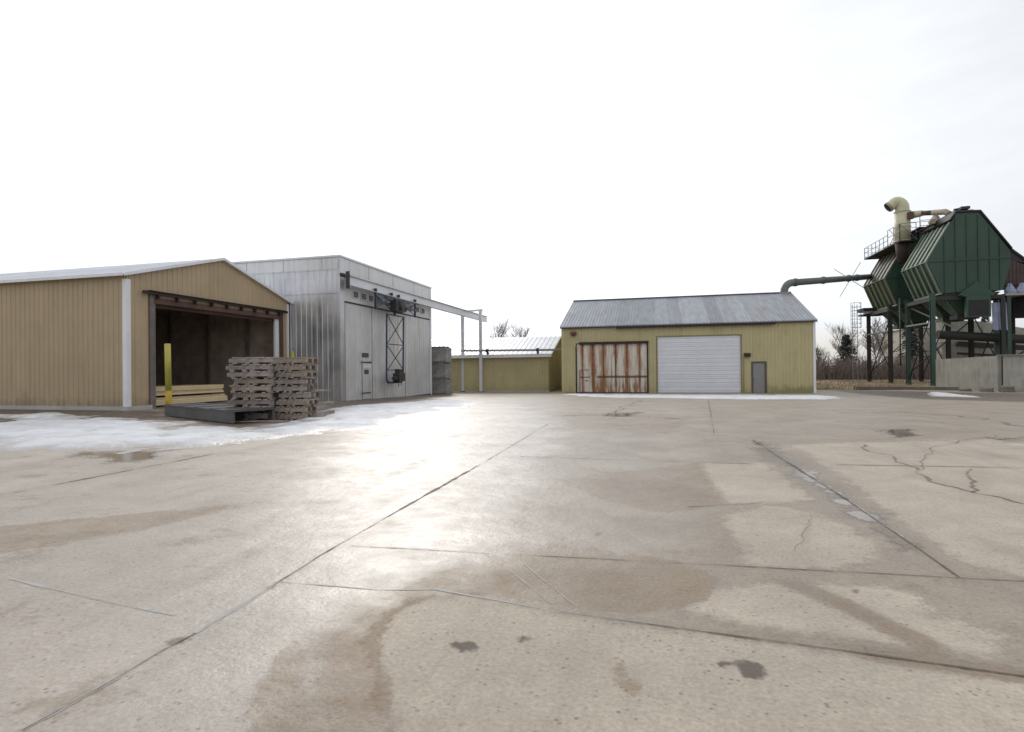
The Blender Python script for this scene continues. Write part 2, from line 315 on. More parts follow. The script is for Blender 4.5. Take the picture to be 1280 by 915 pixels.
SNOW_APRON = [[(-6.37,37.96),(1.44,36.41),(9.02,36.0),(9.23,32.34),(7.84,29.25),(4.73,28.4),(1.57,29.78),(-2.53,30.68),(-5.01,34.26)]]
SNOW_BANK = [[(17.38,42.63),(17.17,39.05),(15.34,32.23),(14.07,34.07)]]
JOINT = [([(-2.25,1.54),(-2.24,1.81)],0.004),([(-2.24,1.81),(-2.25,2.12)],0.005),([(-2.25,2.12),(-2.23,2.31)],0.01),([(-2.26,2.92),(-2.3,3.47),(-2.32,4.79)],0.013),([(-2.32,4.79),(-2.33,7.46)],0.03),([(-6.82,2.79),(-6.79,7.46)],0.04),([(1.63,10.63),(1.78,6.05)],0.03),([(1.78,6.05),(1.78,3.99)],0.013),([(-2.19,3.72),(2.11,4.0),(2.97,4.05)],0.008),([(-0.51,2.96),(1.47,2.79),(2.01,2.74)],0.014),([(2.35,27.64),(1.05,11.13)],0.018),([(2.27,8.16),(5.45,8.43)],0.022),([(-1.96,8.04),(1.23,8.02)],0.012),([(0.27,5.44),(1.44,5.94)],0.008),([(-2.55,15.15),(3.45,15.25)],0.02),([(-2.33,7.46),(-2.47,13.5)],0.012)]
CRACK = [([(3.19,10.37),(3.2,9.08),(3.04,7.79),(3.02,6.59),(3.36,6.22)],0.03),([(3.02,6.59),(3.43,7.24),(3.79,8.05)],0.03),([(6.75,18.55),(7.59,16.88),(7.32,13.53)],0.07),([(4.88,17.47),(6.75,18.55)],0.04),([(-1.38,15.35),(-0.72,26.31)],0.05),([(-2.76,15.11),(-1.33,16.06),(0.57,14.57)],0.06),([(1.23,5.46),(1.17,4.94),(0.96,4.29)],0.004),([(3.04,7.79),(4.09,10.06),(5.85,11.93)],0.012)]
PALE = [([(-2.26,2.99),(-1.61,3.01),(-1.27,3.1),(-0.51,2.96)],0.012),([(-3.99,2.65),(-2.51,2.45)],0.016),([(-2.23,2.31),(-2.26,2.92)],0.03),([(-0.91,3.47),(-0.57,3.05)],0.012),([(-0.86,3.63),(-0.39,2.99)],0.01),([(1.78,6.05),(1.79,4.82)],0.02),([(1.63,10.63),(1.78,6.05)],0.02),([(-2.25,1.54),(-2.24,1.91)],0.012)]

def gz(x, y):
    z = -.02 * min(27., max(0., y - 15.))
    return z
# ------------------------------------------------------------------ the yard: one sheet whose outlines of damp, dry, stained areas are signed distances
def sdf(X, Y, polys):
    out = np.full(X.shape, -9.0)
    for P in polys:
        d = np.full(X.shape, 1e9); ins = np.zeros(X.shape, bool); n = len(P)
        for i in range(n):
            x0, y0 = P[i]; x1, y1 = P[(i + 1) % n]
            dx, dy = x1 - x0, y1 - y0; t = np.clip(((X - x0) * dx + (Y - y0) * dy) / max(1e-9, dx*dx + dy*dy), 0, 1)
            d = np.minimum(d, np.hypot(X - x0 - t * dx, Y - y0 - t * dy))
            if y0 != y1:
                c = ((y0 > Y) != (y1 > Y)) & (X < (x1 - x0) * (Y - y0) / (y1 - y0) + x0); ins ^= c
        out = np.maximum(out, np.where(ins, d, -d))
    return np.clip(out, -9, 9)
def axis(parts):
    o = []
    for a, b, s_ in parts: o += list(np.arange(a, b - 1e-6, s_))
    return np.array(o + [parts[-1][1]])
def grid_mesh(name, xs, ys, zf):
    X, Y = np.meshgrid(xs, ys); Z = zf(X, Y); nx, ny = len(xs), len(ys)
    co = np.stack([X.ravel(), Y.ravel(), Z.ravel()], 1)
    i = np.arange(ny - 1)[:, None] * nx + np.arange(nx - 1)[None]
    F = np.stack([i, i + 1, i + nx + 1, i + nx], -1).reshape(-1, 4)
    me = bpy.data.meshes.new(name); me.vertices.add(len(co)); me.vertices.foreach_set('co', co.ravel())
    me.loops.add(F.size); me.loops.foreach_set('vertex_index', F.ravel().astype(np.int32))
    me.polygons.add(len(F)); me.polygons.foreach_set('loop_start', (np.arange(len(F)) * 4).astype(np.int32)); me.polygons.foreach_set('loop_total', np.full(len(F), 4, np.int32))
    me.update(); me.validate(); me.polygons.foreach_set('use_smooth', np.ones(len(F), bool))
    return me, X.ravel(), Y.ravel()
gzv = lambda X, Y: -.02 * np.clip(Y - 15., 0, 27)
xs = axis([(-75, -32, 2), (-32, -12, .35), (-12, -4, .14), (-4, 3, .06), (3, 9, .14), (9, 30, .4), (30, 75, 3)])
ys = axis([(-12, 1, .5), (1, 5.5, .05), (5.5, 12, .1), (12, 30, .2), (30, 46.5, .3)])
me, X, Y = grid_mesh('concrete_yard', xs, ys, gzv)
for nm, P in dict(dry=DRY, lite=LITE, stain=STAIN, spot=SPOT, pud=PUD, mud=MUD, sheen=SHEEN).items():
    at = me.attributes.new(nm, 'FLOAT', 'POINT'); at.data.foreach_set('value', sdf(X, Y, P).astype(np.float32))
at = me.attributes.new('coarse', 'FLOAT', 'POINT'); at.data.foreach_set('value', np.clip(np.hypot(X, Y) / 9., .28, 1.6).astype(np.float32))
H_ = np.full(X.shape, 9.)
for P, wd_ in JOINT + CRACK:
    for (a, c_) in zip(P, P[1:]):
        dx, dy = c_[0] - a[0], c_[1] - a[1]; t_ = np.clip(((X - a[0]) * dx + (Y - a[1]) * dy) / max(1e-9, dx * dx + dy * dy), 0, 1)
        H_ = np.minimum(H_, np.hypot(X - a[0] - t_ * dx, Y - a[1] - t_ * dy) / (wd_ * 6 + .03))
at = me.attributes.new('halo', 'FLOAT', 'POINT'); at.data.foreach_set('value', np.clip(H_, 0, 3).astype(np.float32))
m, N, L, b = nodes('wet_stained_concrete')
t = N.new('ShaderNodeTexCoord'); V = t.outputs['Object']
def att(n):
    a = N.new('ShaderNodeAttribute'); a.attribute_name = n; return a.outputs['Fac']
nA = noise_(N, L, V, .9, 8, .62); nB = noise_(N, L, V, 4.0, 8, .65); nC = noise_(N, L, V, 45, 4, .7); nD = noise_(N, L, V, .22, 4, .5)
nE = noise_(N, L, V, 14, 6, .7); nF_ = noise_(N, L, V, 1.7, 8, .7)
# the far part of the yard is seen at a grazing angle: its patches are bigger
fars = att('coarse')
nG = math_(N, L, 'ADD', math_(N, L, 'MULTIPLY', nB, .65), math_(N, L, 'MULTIPLY_ADD', nE, .7, -.17))
def thr(a, amp, soft, nzs=None, off=0.):
    x = math_(N, L, 'DIVIDE', math_(N, L, 'MULTIPLY_ADD', math_(N, L, 'MULTIPLY', math_(N, L, 'SUBTRACT', nzs or nB, .5), fars), amp, a), fars)
    return rng_(N, L, x, -soft + off, soft + off, 0, 1, True)
dry = thr(att('dry'), .85, .12, nG); lite = thr(att('lite'), 1.3, .35, nA)
stain = thr(att('stain'), .75, .14, nG); spot = thr(att('spot'), .30, .05, nE); pud = thr(att('pud'), 1.3, .12, nF_); mud = thr(att('mud'), 1.2, .2, nA)
sheen = thr(att('sheen'), 1.6, .9, nA)
o = mixc(N, L, lite, (.305, .254, .200), (.400, .348, .296))
o = mixc(N, L, dry, o, (.430, .370, .302))
edge = math_(N, L, 'SUBTRACT', 1, rng_(N, L, math_(N, L, 'ABSOLUTE', math_(N, L, 'MULTIPLY_ADD', math_(N, L, 'MULTIPLY', math_(N, L, 'SUBTRACT', nB, .5), fars), .75, att('dry'))), 0, .07, 0, 1))
o = mixc(N, L, math_(N, L, 'MULTIPLY', edge, .22), o, (.19, .155, .12))
o = mixc(N, L, math_(N, L, 'MULTIPLY', stain, rng_(N, L, nG, .3, .7, .35, .9)), o, (.235, .168, .108))
rim = math_(N, L, 'SUBTRACT', 1, rng_(N, L, math_(N, L, 'ABSOLUTE', math_(N, L, 'SUBTRACT', stain, .45)), .05, .40, 0, 1))
o = mixc(N, L, math_(N, L, 'MULTIPLY', rim, rng_(N, L, nA, .35, .6, .0, .45)), o, (.17, .118, .072))
# broad patches, blotches, aggregate speckle
o = mixc(N, L, 1.0, o, rng_(N, L, nA, .3, .7, .82, 1.16), 'MULTIPLY')
nF = noise_(N, L, V, 1.9, 9, .72)
o = mixc(N, L, math_(N, L, 'MULTIPLY', rng_(N, L, nF, .54, .66, 0, 1, True), math_(N, L, 'MULTIPLY_ADD', dry, -.45, .55)), o, (.215, .160, .105))
o = mixc(N, L, 1.0, o, rng_(N, L, nB, .3, .7, .92, 1.07), 'MULTIPLY')
o = mixc(N, L, 1.0, o, rng_(N, L, nE, .3, .7, .93, 1.06), 'MULTIPLY')
o = mixc(N, L, 1.0, o, rng_(N, L, nC, .3, .7, .80, 1.18), 'MULTIPLY')
vr = N.new('ShaderNodeTexVoronoi'); vr.inputs['Scale'].default_value = 20; L.new(V, vr.inputs['Vector'])
pit = math_(N, L, 'MULTIPLY', rng_(N, L, vr.outputs['Distance'], .12, .24, 1, 0), rng_(N, L, nE, .44, .55, 0, 1))
o = mixc(N, L, math_(N, L, 'MULTIPLY', pit, .6), o, (.13, .105, .085))
# tyre scuffs running up the yard
sc_ = noise_(N, L, V, 1, 4, .6, (2.2, .16, 1)); o = mixc(N, L, math_(N, L, 'MULTIPLY', rng_(N, L, sc_, .55, .7), .22), o, (.20, .165, .135))
o = mixc(N, L, math_(N, L, 'MULTIPLY', mud, rng_(N, L, nB, .3, .6, .5, 1)), o, (.10, .075, .055))
o = mixc(N, L, math_(N, L, 'MULTIPLY', pud, .6), o, (.17, .13, .095))
o = mixc(N, L, math_(N, L, 'MULTIPLY', spot, .8), o, (.07, .055, .045))
jhalo = math_(N, L, 'MULTIPLY', rng_(N, L, att('halo'), 0, 1, .26, 0, True), rng_(N, L, nA, .4, .6, .2, 1))
o = mixc(N, L, jhalo, o, (.17, .135, .105))
L.new(o, b.inputs['Base Color'])
# roughness: dry .85, damp .5, wet sheen .3, standing water .04
rg = math_(N, L, 'MULTIPLY_ADD', dry, .25, .56)
wetn = math_(N, L, 'MULTIPLY', sheen, rng_(N, L, nA, .35, .65, .55, 1))
rg = math_(N, L, 'MULTIPLY_ADD', wetn, -.20, rg)
rg = math_(N, L, 'MULTIPLY_ADD', math_(N, L, 'SUBTRACT', nB, .5), .55, rg)
rg = math_(N, L, 'MULTIPLY_ADD', pud, -.5, rg); rg = math_(N, L, 'MAXIMUM', rg, .12)
L.new(rg, b.inputs['Roughness']); L.new(math_(N, L, 'MULTIPLY_ADD', wetn, .24, .33), b.inputs['Specular IOR Level'])
hgt = math_(N, L, 'ADD', math_(N, L, 'MULTIPLY', nC, .003), math_(N, L, 'MULTIPLY', nB, .022))
hgt = math_(N, L, 'MULTIPLY', hgt, math_(N, L, 'SUBTRACT', 1, pud))
bp = N.new('ShaderNodeBump'); bp.inputs['Distance'].default_value = 1; bp.inputs['Strength'].default_value = .7; L.new(hgt, bp.inputs['Height']); L.new(bp.outputs[0], b.inputs['Normal'])
me.materials.append(m)
# joints, cracks and pale sealed lines: narrow uneven ribbons of their own material, 3 to 5 mm above the slab, in the same mesh
def line_mat(name, c, gap):
    m, N, L, b = nodes(name); t = N.new('ShaderNodeTexCoord'); V = t.outputs['Object']; a = N.new('ShaderNodeAttribute'); a.attribute_name = 'across'
    n1 = noise_(N, L, V, 9, 6, .7); n2 = noise_(N, L, V, 1.1, 3, .5)
    e = math_(N, L, 'MULTIPLY_ADD', math_(N, L, 'SUBTRACT', n1, .5), 1.9, math_(N, L, 'ABSOLUTE', a.outputs['Fac']))
    al = math_(N, L, 'MULTIPLY', rng_(N, L, e, .25, .75, 1, 0), rng_(N, L, math_(N, L, 'ADD', n2, math_(N, L, 'MULTIPLY', n1, .35)), .54, .68, gap, 1))
    al = math_(N, L, 'MULTIPLY', al, .9); L.new(al, b.inputs['Alpha']); o = mixc(N, L, n1, tuple(x * .7 for x in c), tuple(x * 1.3 for x in c)); L.new(o, b.inputs['Base Color']); b.inputs['Roughness'].default_value = .8; return m
for k, (nm, LL, c, gap, wob, h0) in enumerate((('pale_sealed_line', PALE, (.46, .45, .43), .0, .04, .0025), ('dark_slab_joint', JOINT, (.125, .098, .075), .0, .02, .0035), ('dark_crack', CRACK, (.21, .17, .132), .05, .25, .0045))):
    V_, F_, A_ = [], [], []
    for li, (P, wd_) in enumerate(LL):
        pts = []
        for (a, c_) in zip(P, P[1:]):
            ln = math.dist(a, c_); dist = math.hypot((a[0] + c_[0]) / 2, (a[1] + c_[1]) / 2); n = max(2, int(ln / max(.05, .012 * dist)))
            pts += [(a[0] + (c_[0] - a[0]) * i / n, a[1] + (c_[1] - a[1]) * i / n) for i in range(n)]
        pts.append(P[-1]); q = []
        for (x, y) in pts:
            s_ = wob * min(1.6, .3 + math.hypot(x, y) / 14); q.append(Vector((x + s_ * mn.noise(Vector((x * 1.3, y * 1.3, k * 7.))) + .3 * s_ * mn.noise(Vector((x * 6, y * 6, 2.))), y + s_ * mn.noise(Vector((x * 1.3, y * 1.3, 20 + k * 7.))), 0)))
        b0 = len(V_)
        for i, p in enumerate(q):
            d = (q[min(i + 1, len(q) - 1)] - q[max(0, i - 1)]).normalized(); nn_ = Vector((-d.y, d.x, 0)) * wd_ * 1.15 * (.85 + .9 * mn.noise(Vector((p.x * 4, p.y * 4, 1.))))
            for sg in (-1, 0, 1):
                v = p + nn_ * sg; V_.append((v.x, v.y, gz(v.x, v.y) + h0)); A_.append(sg)
        for i in range(len(q) - 1):
            for j in range(2): a0 = b0 + i * 3 + j; F_.append((a0, a0 + 1, a0 + 4, a0 + 3))
    import bmesh
    m2 = bpy.data.meshes.new('t'); m2.from_pydata(V_, [], F_); m2.update(); at = m2.attributes.new('across', 'FLOAT', 'POINT'); at.data.foreach_set('value', A_)
    me.materials.append(line_mat(nm, c, gap)); m2.polygons.foreach_set('material_index', [k + 1] * len(F_))
    bm = bmesh.new(); bm.from_mesh(me); bm.from_mesh(m2); bm.to_mesh(me); bm.free(); bpy.data.meshes.remove(m2)
yard = bpy.data.objects.new('concrete_yard', me); col.objects.link(yard); tag(yard, kind='structure')

# the land round the yard, out to the horizon, with the mud bank behind the yard on the right
m, N, L, b = nodes('dead_grass_and_mud'); t = N.new('ShaderNodeTexCoord'); V = t.outputs['Object']
n1 = noise_(N, L, V, .25, 6, .6); n2 = noise_(N, L, V, 2.5, 6, .7)
o = mixc(N, L, rng_(N, L, n1, .42, .58), (.13, .10, .075), (.36, .275, .17)); o = mixc(N, L, 1.0, o, rng_(N, L, n2, .3, .7, .7, 1.25), 'MULTIPLY')
L.new(o, b.inputs['Base Color']); b.inputs['Roughness'].default_value = .9
bp = N.new('ShaderNodeBump'); bp.inputs['Distance'].default_value = .08; L.new(n2, bp.inputs['Height']); L.new(bp.outputs[0], b.inputs['Normal'])
def land(X, Y):
    Z = gzv(X, Y) - .06
    k = np.clip((Y - 46.6) / 3.0, 0, 1) * np.clip((X - 10.5) / 2.0, 0, 1); k = k * k * (3 - 2 * k)
    bump = np.zeros(X.shape)
    near = (np.abs(X) < 80) & (Y > 45) & (Y < 100)
    for idx in zip(*np.nonzero(near)): bump[idx] = mn.noise(Vector((X[idx] * .5, Y[idx] * .5, 3))) * .10
    return Z + k * (.16 + bump)
xs = axis([(-2500, -300, 550), (-300, -60, 40), (-60, 8, 4), (8, 40, .6), (40, 100, 6), (100, 300, 40), (300, 2500, 550)])
ys = axis([(-300, -20, 70), (-20, 44, 4), (44, 70, .6), (70, 110, 4), (110, 310, 50), (310, 3000, 538)])
me, X, Y = grid_mesh('ground', xs, ys, land); me.materials.append(m)
o = bpy.data.objects.new('ground', me); col.objects.link(o); tag(o, kind='structure')

# snow: a thin mound inside each outline
m, N, L, b = nodes('old_snow'); t = N.new('ShaderNodeTexCoord'); V = t.outputs['Object']
n1 = noise_(N, L, V, 2.0, 6, .6); n2 = noise_(N, L, V, 14, 5, .65); n3 = noise_(N, L, V, .6, 4, .6)
o = mixc(N, L, rng_(N, L, n1, .46, .70, 0, .7), (.68, .69, .72), (.45, .43, .415))
o = mixc(N, L, rng_(N, L, n3, .45, .65, 0, .6), o, (.55, .54, .54))
ta = N.new('ShaderNodeAttribute'); ta.attribute_name = 'thick'; th = math_(N, L, 'MULTIPLY_ADD', math_(N, L, 'SUBTRACT', n2, .5), 1.1, ta.outputs['Fac'])
thin = rng_(N, L, th, .10, .62, .9, 0)
o = mixc(N, L, thin, o, (.43, .40, .37))
L.new(o, b.inputs['Base Color']); L.new(rng_(N, L, thin, 0, 1, .7, .28), b.inputs['Roughness'])
bp = N.new('ShaderNodeBump'); bp.inputs['Distance'].default_value = .05; L.new(math_(N, L, 'ADD', n1, math_(N, L, 'MULTIPLY', n2, .35)), bp.inputs['Height']); L.new(bp.outputs[0], b.inputs['Normal'])
SNOWMAT = m
def snow(name, polys, step, hmax, rise, amp, zf=None):
    allp = [p for P in polys for p in P]
    x0, x1 = min(p[0] for p in allp) - .6, max(p[0] for p in allp) + .6; y0, y1 = min(p[1] for p in allp) - .6, max(p[1] for p in allp) + .6
    x0 = max(x0, -42)
    xs, ys = np.arange(x0, x1, step), np.arange(y0, y1, step)
    X, Y = np.meshgrid(xs, ys); D = sdf(X, Y, polys); H = np.zeros(X.shape)
    for j in range(X.shape[0]):
        for i in range(X.shape[1]):
            if D[j, i] < -1.2: H[j, i] = -1; continue
            x, y = X[j, i], Y[j, i]
            d = D[j, i] + amp * (mn.noise(Vector((x * .7, y * .7, 0))) + .6 * mn.noise(Vector((x * 2.2, y * 2.2, 5))) + .35 * mn.noise(Vector((x * 6, y * 6, 9))))
            k = min(1, max(-.3, d / rise)); h = k * (1.6 - .6 * k) if k > 0 else k
            h *= 1 - .75 * max(0, min(1, 3.2 * (mn.noise(Vector((x * 1.15, y * 1.15, 31))) - .12)))
            H[j, i] = h * hmax + (.02 * mn.noise(Vector((x * 3, y * 3, 7))) + .012 * mn.noise(Vector((x * 9, y * 9, 2)))) * max(0, min(1, d / .5))
    Z = gzv(X, Y) + H + .004; keep = H > 0
    ny, nx = X.shape; fs = []
    for j in range(ny - 1):
        for i in range(nx - 1):
            if keep[j, i] or keep[j, i+1] or keep[j+1, i] or keep[j+1, i+1]: fs.append((j*nx+i, j*nx+i+1, (j+1)*nx+i+1, (j+1)*nx+i))
    used = sorted({v for f in fs for v in f}); mp_ = {v: k for k, v in enumerate(used)}
    Xr, Yr, Zr = X.ravel(), Y.ravel(), np.maximum(Z.ravel(), gzv(X, Y).ravel() - .02)
    me = bpy.data.meshes.new(name); me.from_pydata([(Xr[v], Yr[v], Zr[v]) for v in used], [], [tuple(mp_[v] for v in f) for f in fs]); me.update()
    me.polygons.foreach_set('use_smooth', [True] * len(fs)); me.materials.append(SNOWMAT)
    Hr = H.ravel(); at = me.attributes.new('thick', 'FLOAT', 'POINT'); at.data.foreach_set('value', [float(Hr[v] / hmax) for v in used])
    o = bpy.data.objects.new(name, me); col.objects.link(o); return tag(o, kind='stuff')
tag(snow('snow', SNOW, .11, .085, 1.4, .95), 'broad band of old snow lying in front of the tan shed', 'snow')
tag(snow('snow', SNOW_APRON, .12, .03, .5, .5), 'thin icy snow strip along the front of the olive warehouse', 'snow')
tag(snow('snow', SNOW_BANK, .13, .09, .5, .2), 'small snow patch before the concrete bunker wall', 'snow')
# ================================================================== buildings
# ---- tan lumber shed, gable and open bay facing the yard
SX, SY0, SY1, SXL = -17.89, 15.6, 24.45, -40.0
EAVE, RIDGE = 4.78, 6.08; YM = (SY0 + SY1) / 2
def gab(s): return EAVE + (RIDGE - EAVE) * (1 - abs(s - (SY1 - SY0) / 2) / ((SY1 - SY0) / 2))
shed = empty('lumber_shed', (SX, SY0, 0), 'tan ribbed metal shed with white corner trim and open bay full of lumber', 'shed')
mb = WB(); OP = (SY0 + 1.03, SY0 + 8.2)
ribwall(mb, (SX, SY0, 0), (0, 1, 0), (1, 0, 0), SY1 - SY0, gab, .10, .23, .04, .022, [(1.03, 8.2, .10, 4.02)], [(SY1 - SY0) / 2])
ribwall(mb, (SXL, SY0, 0), (1, 0, 0), (0, -1, 0), SX - SXL, EAVE, .10, .23, .04, .022)
mb.box((SXL, SY1 - .03, -.3), (SX - .04, SY1, EAVE)); mb.face([(SXL, SY0, 0), (SXL, SY1, 0), (SXL, SY1, EAVE), (SXL, YM, RIDGE), (SXL, SY0, EAVE)])
mb.build('wall', M['tan'], shed)
mb = WB()  # liner inside
t_ = .16
mb.box((SXL + .1, SY0 + .04, -.05), (SX - .05, SY0 + t_, EAVE - .1)); mb.box((SXL + .1, SY1 - t_ - .05, -.3), (SX - .05, SY1 - .05, EAVE - .1))
mb.box((SX - 15, SY0 + t_, -.3), (SX - 14.9, SY1 - t_ - .05, EAVE - .1)); mb.box((SXL + .1, SY0 + .04, EAVE - .09), (SX - .05, SY1 - .05, EAVE - .04))
mb.box((SX - .16, SY0 + .17, -.1), (SX - .04, OP[0] - .02, EAVE - .12)); mb.box((SX - .16, OP[1] + .02, -.2), (SX - .04, SY1 - .22, EAVE - .12))
mb.box((SX - .16, OP[0] - .01, 4.06), (SX - .04, OP[1] + .01, EAVE - .12))
mb.build('interior_lining', M['interior'], shed)
mb = WB()
for k in range(6): mb.box((SX - 2.2 - k * 2.4, SY0 + t_, EAVE - .35), (SX - 2.1 - k * 2.4, SY1 - t_ - .06, EAVE - .1))
for k in range(6): mb.box((SX - 2.2 - k * 2.4, SY1 - t_ - .2, -.2), (SX - 2.05 - k * 2.4, SY1 - t_ - .06, EAVE - .36))
mb.build('ceiling_joist', M['jamb'], shed)
mb = WB(); mb.box((SXL + .1, SY0 + .05, -.3), (SX + .05, SY1 - .05, -.04)); mb.build('floor', M['floor'], shed)
mb = WB()
for (ya, yb) in ((SY0 - .25, YM), (SY1 + .25, YM)):
    za = EAVE - .25 * (RIDGE - EAVE) / (YM - SY0)
    o_ = [(ya, za - .02), (yb, RIDGE - .02), (yb, RIDGE + .04), (ya, za + .04)]
    mb.prism(o_, 'x', SXL - .2, SX + .14)
for k in range(74):
    x = SXL + k * .3
    for sgn, yy in ((1, SY0 - .25), (-1, SY1 + .25)):
        za = EAVE - .25 * (RIDGE - EAVE) / (YM - SY0) + .04
        mb.beam((x, yy, za + .01), (x, YM, RIDGE + .05), .05, .02)
mb.build('roof', M['roof_white'], shed)
mb = WB()
mb.box((SXL, SY0 - .27, EAVE - .12), (SX + .13, SY0 - .24, EAVE - .02))
for (ya, yb) in ((SY0 - .22, YM), (SY1 + .24, YM)):
    za = EAVE - (.22) * (RIDGE - EAVE) / (YM - SY0)
    o_ = [(ya, za - .06), (yb, RIDGE - .03), (yb, RIDGE + .08), (ya, za + .05)]
    mb.prism(o_, 'x', SX + .145, SX + .17)
mb.build('fascia_trim', M['white_trim'], shed)
for (x0, y0, x1, y1) in ((SX - .14, SY0 - .045, SX + .05, SY0 + .12), (SX - .14, SY1 - .10, SX + .05, SY1 + .03)):
    mb = WB(); mb.box((x0, y0, .06), (x1, y1, EAVE - .20 if y0 < 20 else EAVE - .12)); mb.build('corner_trim', M['white_trim'], shed)
mb = WB()
mb.box((SXL, SY0 - .10, -.1), (SX + .09, SY0 + .03, .12)); mb.box((SX - .02, SY0 + .03, -.1), (SX + .09, OP[0] - .1, .12)); mb.box((SX - .02, OP[1] + .15, -.35), (SX + .09, SY1, .10))
mb.build('concrete_base', M['conc_edge'], shed)
mb = WB(); mb.box((SX - .10, OP[0] - .16, -.1), (SX + .075, OP[0] + .0, 4.16)); mb.box((SX - .08, OP[0] + .003, -.1), (SX + .05, OP[0] + .09, 4.0)); mb.build('door_jamb', M['jamb'], shed)
mb = WB(); mb.box((SX - .10, OP[1] + .0, -.3), (SX + .075, OP[1] + .2, 4.16)); mb.build('door_jamb', M['rust'], shed)
mb = WB(); mb.box((SX - .12, OP[1] - .28, -.3), (SX - .02, OP[1] - .003, 3.98)); mb.build('door_post', M['white_trim'], shed)
mb = WB(); mb.box((SX + .01, OP[0] - .05, 3.84), (SX + .06, OP[1] + .1, 4.06)); mb.box((SX - .3, OP[0] + .1, 3.72), (SX - .2, OP[1] - .1, 4.0)); hd = mb.build('door_header', M['rust'], shed)
mb = WB(); mb.beam((SX + .15, OP[0] - .5, 4.20), (SX + .15, OP[1] + .42, 4.22), .08, .10); mb.box((SX + .03, OP[0] - .3, 4.255), (SX + .24, OP[1] + .3, 4.28))
for k in range(9): 
    y = OP[0] + .1 + k * .86; mb.box((SX + .06, y, 4.0), (SX + .20, y + .07, 4.24))
mb.build('sliding_door_track', M['rustdark'], shed)

# lumber inside the bay
for k, (z0, z1, dy, lab) in enumerate(((-.04, .12, 0, None), (.14, .44, .22, 'lower bundle of pale sawn boards on the floor of the tan shed bay'), (.52, .86, 0, 'upper bundle of pale sawn boards stacked in the tan shed bay'))):
    if k == 0: continue
    z0 -= .12; z1 -= .12
    e = empty('lumber_bundle', (SX - 1.0, SY0 + 1.6, z0), lab, 'lumber', 'bundles of pale sawn lumber')
    mb = WB(); nl = 4; h = (z1 - z0) / nl
    for l in range(nl):
        x = SX - 2.6
        while x < SX - .9:
            wd_ = rng.choice((.14, .19, .24)); mb.box((x, SY0 + 1.25 + rng.uniform(-.03, .03), z0 + l * h + .002), (x + wd_ - .006, SY0 + 5.4 + dy + rng.uniform(-.05, .05), z0 + (l + 1) * h - .003)); x += wd_
    mb.build('board_stack', M['board'], e)
    for y in (SY0 + 1.5, SY0 + 3.2, SY0 + 4.9): WB().box((SX - 2.6, y, z0 - .078), (SX - .95, y + .09, z0 - .0)).build('spacer_stick', M['wood'], e)

# ---- bollards
def bollard(x, y, z, h, lean, label, cap=False):
    e = empty('bollard', (x, y, z), label, 'bollard', 'yellow steel bollards by the shed bay')
    r = .095; p = lambda t: (lean * t * h, 0, t * h)
    MB().tube([p(.30), p(.995), (lean * h, 0, h)], [r, r, r * .8], 20).build('post', M['bollard'], e)
    MB().tube([(0, 0, -.1), p(.30)], r * 1.07, 20).build('painted_foot', M['bollard_low'], e)
    return e
bollard(-15.92, 15.42, 0, 2.27, -.018, 'tall yellow bollard standing before the left side of the open shed bay')
bollard(-17.30, 23.95, -.15, 2.42, .01, 'yellow bollard half hidden behind the pallet stacks at the right of the bay')

# ---- low dark steel dock plate box lying on the snow
e = empty('dock_plate', (-12.1, 12.6, 0), 'low dark steel loading dock plate lying at the edge of the snow', 'dock plate')
ang = math.atan2(11.6 - 13.6, 4.25); Mx = Matrix.Translation((-14.2, 13.6, 0)) @ Matrix.Rotation(ang, 4, 'Z'); Lp = 4.5; Dp = 1.05
mb = WB(); mb.box((0, 0, .02), (Lp, .05, .30), Mx); mb.box((0, Dp - .05, .02), (Lp, Dp, .30), Mx); mb.box((0, .05, .02), (.05, Dp - .05, .30), Mx); mb.build('side_plate', M['plate'], e)
mb = WB(); mb.box((-.02, -.02, .303), (Lp + .05, Dp + .02, .34), Mx)
for k in range(5): mb.box((.1 + k * 1.1, -.01, .343), (.16 + k * 1.0, Dp + .01, .355), Mx)
mb.build('deck_plate', M['plate'], e)
mb = WB()
for k in range(4): mb.box((.9 + k * .95, .055, .02), (.96 + k * .9, Dp - .055, .29), Mx)
mb.build('cross_rib', M['rustdark'], e)

# ---- pallets
def pallet(w_, d_, h, name_m, seed):
    r = random.Random(seed); e = empty('pallet', (0, 0, 0), 'x', 'pallet')
    h -= .006; t = .034; sh = h - 2 * t - .006; n = 7; bw = w_ / n
    mb = MB()
    for k in range(n):
        if r.random() < .10: continue
        dz = r.uniform(0, .006); mb.box((k * bw + r.uniform(.0, .03), -r.uniform(.0, .06), h - t + dz - .004), ((k + 1) * bw - r.uniform(.01, .06), d_ + r.uniform(0, .05), h + dz - .004))
    mb.build('top_deck', M[name_m], e)
    mb = MB()
    for k in (0, 1.9, 3.2, 6): mb.box((k * bw + r.uniform(0, .02), -r.uniform(.0, .04), 0), ((k + 1) * bw - .03, d_, t))
    mb.build('bottom_deck', M[name_m], e)
    for y in (.0, d_ / 2 - .05, d_ - .1):
        a = r.uniform(-.10, .05); c = w_ + r.uniform(-.08, .10)
        MB().box((a, y + r.uniform(-.02, .02), t + .002), (c, y + .09, t + .002 + sh)).build('stringer', M[name_m], e)
    return e
protoA = [pallet(1.18, .80, .185, 'wood', 5), pallet(1.14, .80, .185, 'wood2', 8)]
protoB = [pallet(.80, .62, .185, 'wood2', 9), pallet(.74, .66, .185, 'wood', 12)]
ordw = ['bottom', 'second from the ground', 'third from the ground', 'fourth from the ground', 'middle', 'fourth from the top', 'third from the top', 'second from the top', 'topmost']
used_p = set()
